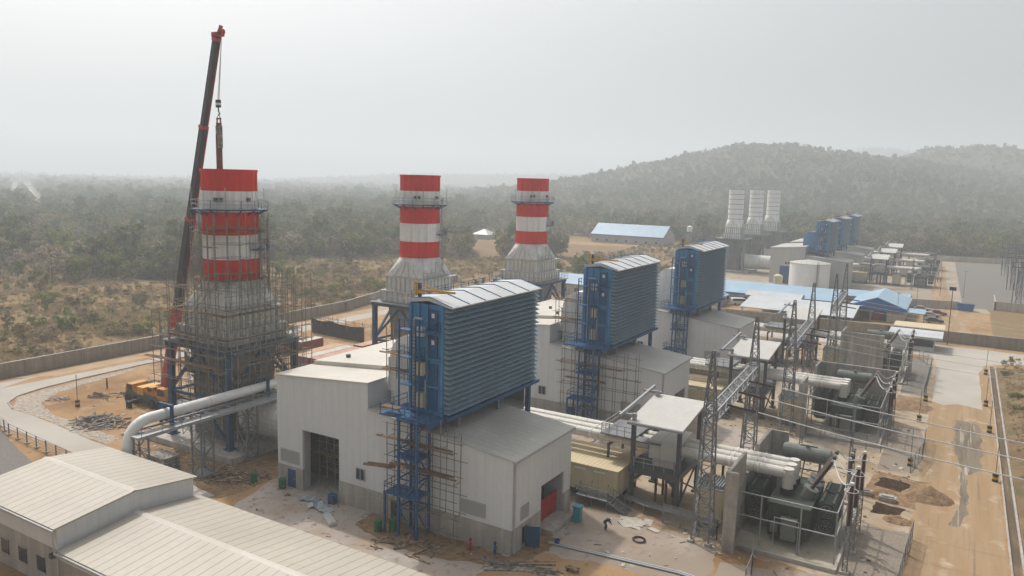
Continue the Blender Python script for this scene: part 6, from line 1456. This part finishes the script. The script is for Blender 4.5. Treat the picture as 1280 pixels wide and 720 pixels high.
# small litter strewn over the working yard: stones, chips, offcuts
def bit(seed,kind):
    r=Rnd(seed); b=MB()
    if kind==0:
        P=[Vector((r.gauss(0,1),r.gauss(0,1),r.gauss(0,1))).normalized()*r.uniform(.12,.2) for _ in range(8)]; b.obox((0,0,.08),(.3,.22,.18),.4,.3); b.obox((.12,.05,.06),(.18,.2,.14),1.1,-.4)
    elif kind==1: b.obox((0,0,.05),(1.3,.16,.05),0,.05)
    else: b.obox((0,0,.06),(.6,.4,.05),.3,.2); b.obox((.3,.2,.04),(.3,.25,.06),1.0,-.1)
    me=bpy.data.meshes.new('litter'); me.from_pydata(b.v,[],b.f); me.materials.append((SCRAP,TIMBER,REND)[kind]); return me
lit=[]
def free(x,y):
    for k in range(3):
        v=y-PIT*k
        if -67.5<x<-33.2 and 59<v<86.5: return False
        if -92.5<x<-75.4 and 60.5<v<76.3: return False
        if -41.5<x<-30 and 76<v<84: return False
        if -17.6<x<-7.3 and 73.5<v<91.6: return False
    if -78.5<x<-21 and 32<y<47: return False
    if x>-3 or (x<-92 and not (63<y<96 and x>-119)) or (-92<x<-66 and y<56): return False
    if -62<x<-36 and 47<y<57 and rf.random()<.8: return False
    if -34<x<-18 and 61<y<74 and rf.random()<.6: return False
    if x>-9 and y>146: return False
    return True
while len(lit)<1500:
    x=rf.uniform(-129,6.5); y=rf.uniform(47,186)
    if not free(x,y) or rf.random()>.25+1.3*mnoise.noise(Vector((x*.09,y*.09,6))): continue
    if (-6<y-55<12 and x<-90) and rf.random()<.5: continue
    lit.append((x,y,.05,rf.uniform(.3,.9),rf.choice((0,0,1,1,2,2))))
gn_mass('yard_litter',lit,[bit(1,0),bit(2,1),bit(3,2)])
# distant cleared road seen through the trees
def track(p,q,w,z):
    a=Vector(gpt(*p)); b=Vector(gpt(*q)); d=(b-a).normalized(); n_=Vector((-d.y,d.x))*w/2
    sheet('distant_road',[tuple(a-n_),tuple(a+n_),tuple(b+n_),tuple(b-n_)],z,ROADC)
track((52,264),(33,231),7,.30); track((15,256),(20,231),6,.34); track((14,262),(70,267),5,.38)
sheet('clearing',[(-275,372),(-200,398),(-150,405),(-120,418),(-125,424),(-200,421),(-280,392)],.012,SAND,3,6)

# ------------------------------------------------------------------ sky, sun, haze, camera
w=bpy.data.worlds.new('World'); sc.world=w; w.use_nodes=True; nt=w.node_tree; N=nt.nodes; L=nt.links; bg=N['Background']
EL=R(53); SUNDIR=Vector((.87,-.49,0)).normalized()     # direction the light travels on the ground
sky=N.new('ShaderNodeTexSky'); sky.sky_type='NISHITA'; sky.sun_disc=False; sky.sun_elevation=EL
az=math.atan2(-SUNDIR.x,-SUNDIR.y); sky.sun_rotation=az; sky.dust_density=7.0; sky.air_density=1.0; sky.ozone_density=1.0; sky.altitude=0
hs=N.new('ShaderNodeHueSaturation'); hs.inputs['Saturation'].default_value=.26; L.new(sky.outputs[0],hs.inputs['Color']); L.new(hs.outputs[0],bg.inputs[0]); bg.inputs[1].default_value=.138
sl=bpy.data.lights.new('sun','SUN'); sl.energy=2.95; sl.angle=R(1.5); sl.color=(1,.955,.90); so=bpy.data.objects.new('sun',sl); COL.objects.link(so)
dv=Vector((SUNDIR.x*math.cos(EL),SUNDIR.y*math.cos(EL),-math.sin(EL))); so.rotation_euler=dv.to_track_quat('-Z','Y').to_euler(); so.location=(-100,100,150)
hz=MB(); hz.box(-4900,-350,-2.5,3000,5900,290); ho=struct(hz.build('haze',bpy.data.materials.new('haze_air')),'stuff')
hm=ho.data.materials[0]; hm.use_nodes=True; N=hm.node_tree.nodes; N.remove(N['Principled BSDF']); pv=N.new('ShaderNodeVolumePrincipled'); pv.inputs['Color'].default_value=(.86,.925,.97,1); pv.inputs['Density'].default_value=.00063; pv.inputs['Anisotropy'].default_value=.25
hm.node_tree.links.new(pv.outputs[0],N['Material Output'].inputs['Volume'])
cd=bpy.data.cameras.new('camera'); cd.sensor_width=36; cd.lens=36*FPX/1280; cd.clip_end=20000; cd.clip_start=.5
co=bpy.data.objects.new('camera',cd); COL.objects.link(co); Mx=Matrix((CR,CU,-CF)).transposed().to_4x4(); Mx.translation=(0,0,CAMZ); co.matrix_world=Mx; sc.camera=co
sc.view_settings.view_transform='Standard'; sc.view_settings.look='None'; sc.view_settings.gamma=1; sc.view_settings.use_curve_mapping=False; sc.view_settings.exposure=0
sc.render.engine='CYCLES'; c=sc.cycles; c.use_denoising=True; c.max_bounces=6; c.diffuse_bounces=3; c.glossy_bounces=2; c.transparent_max_bounces=12; c.volume_bounces=1; c.sample_clamp_indirect=6
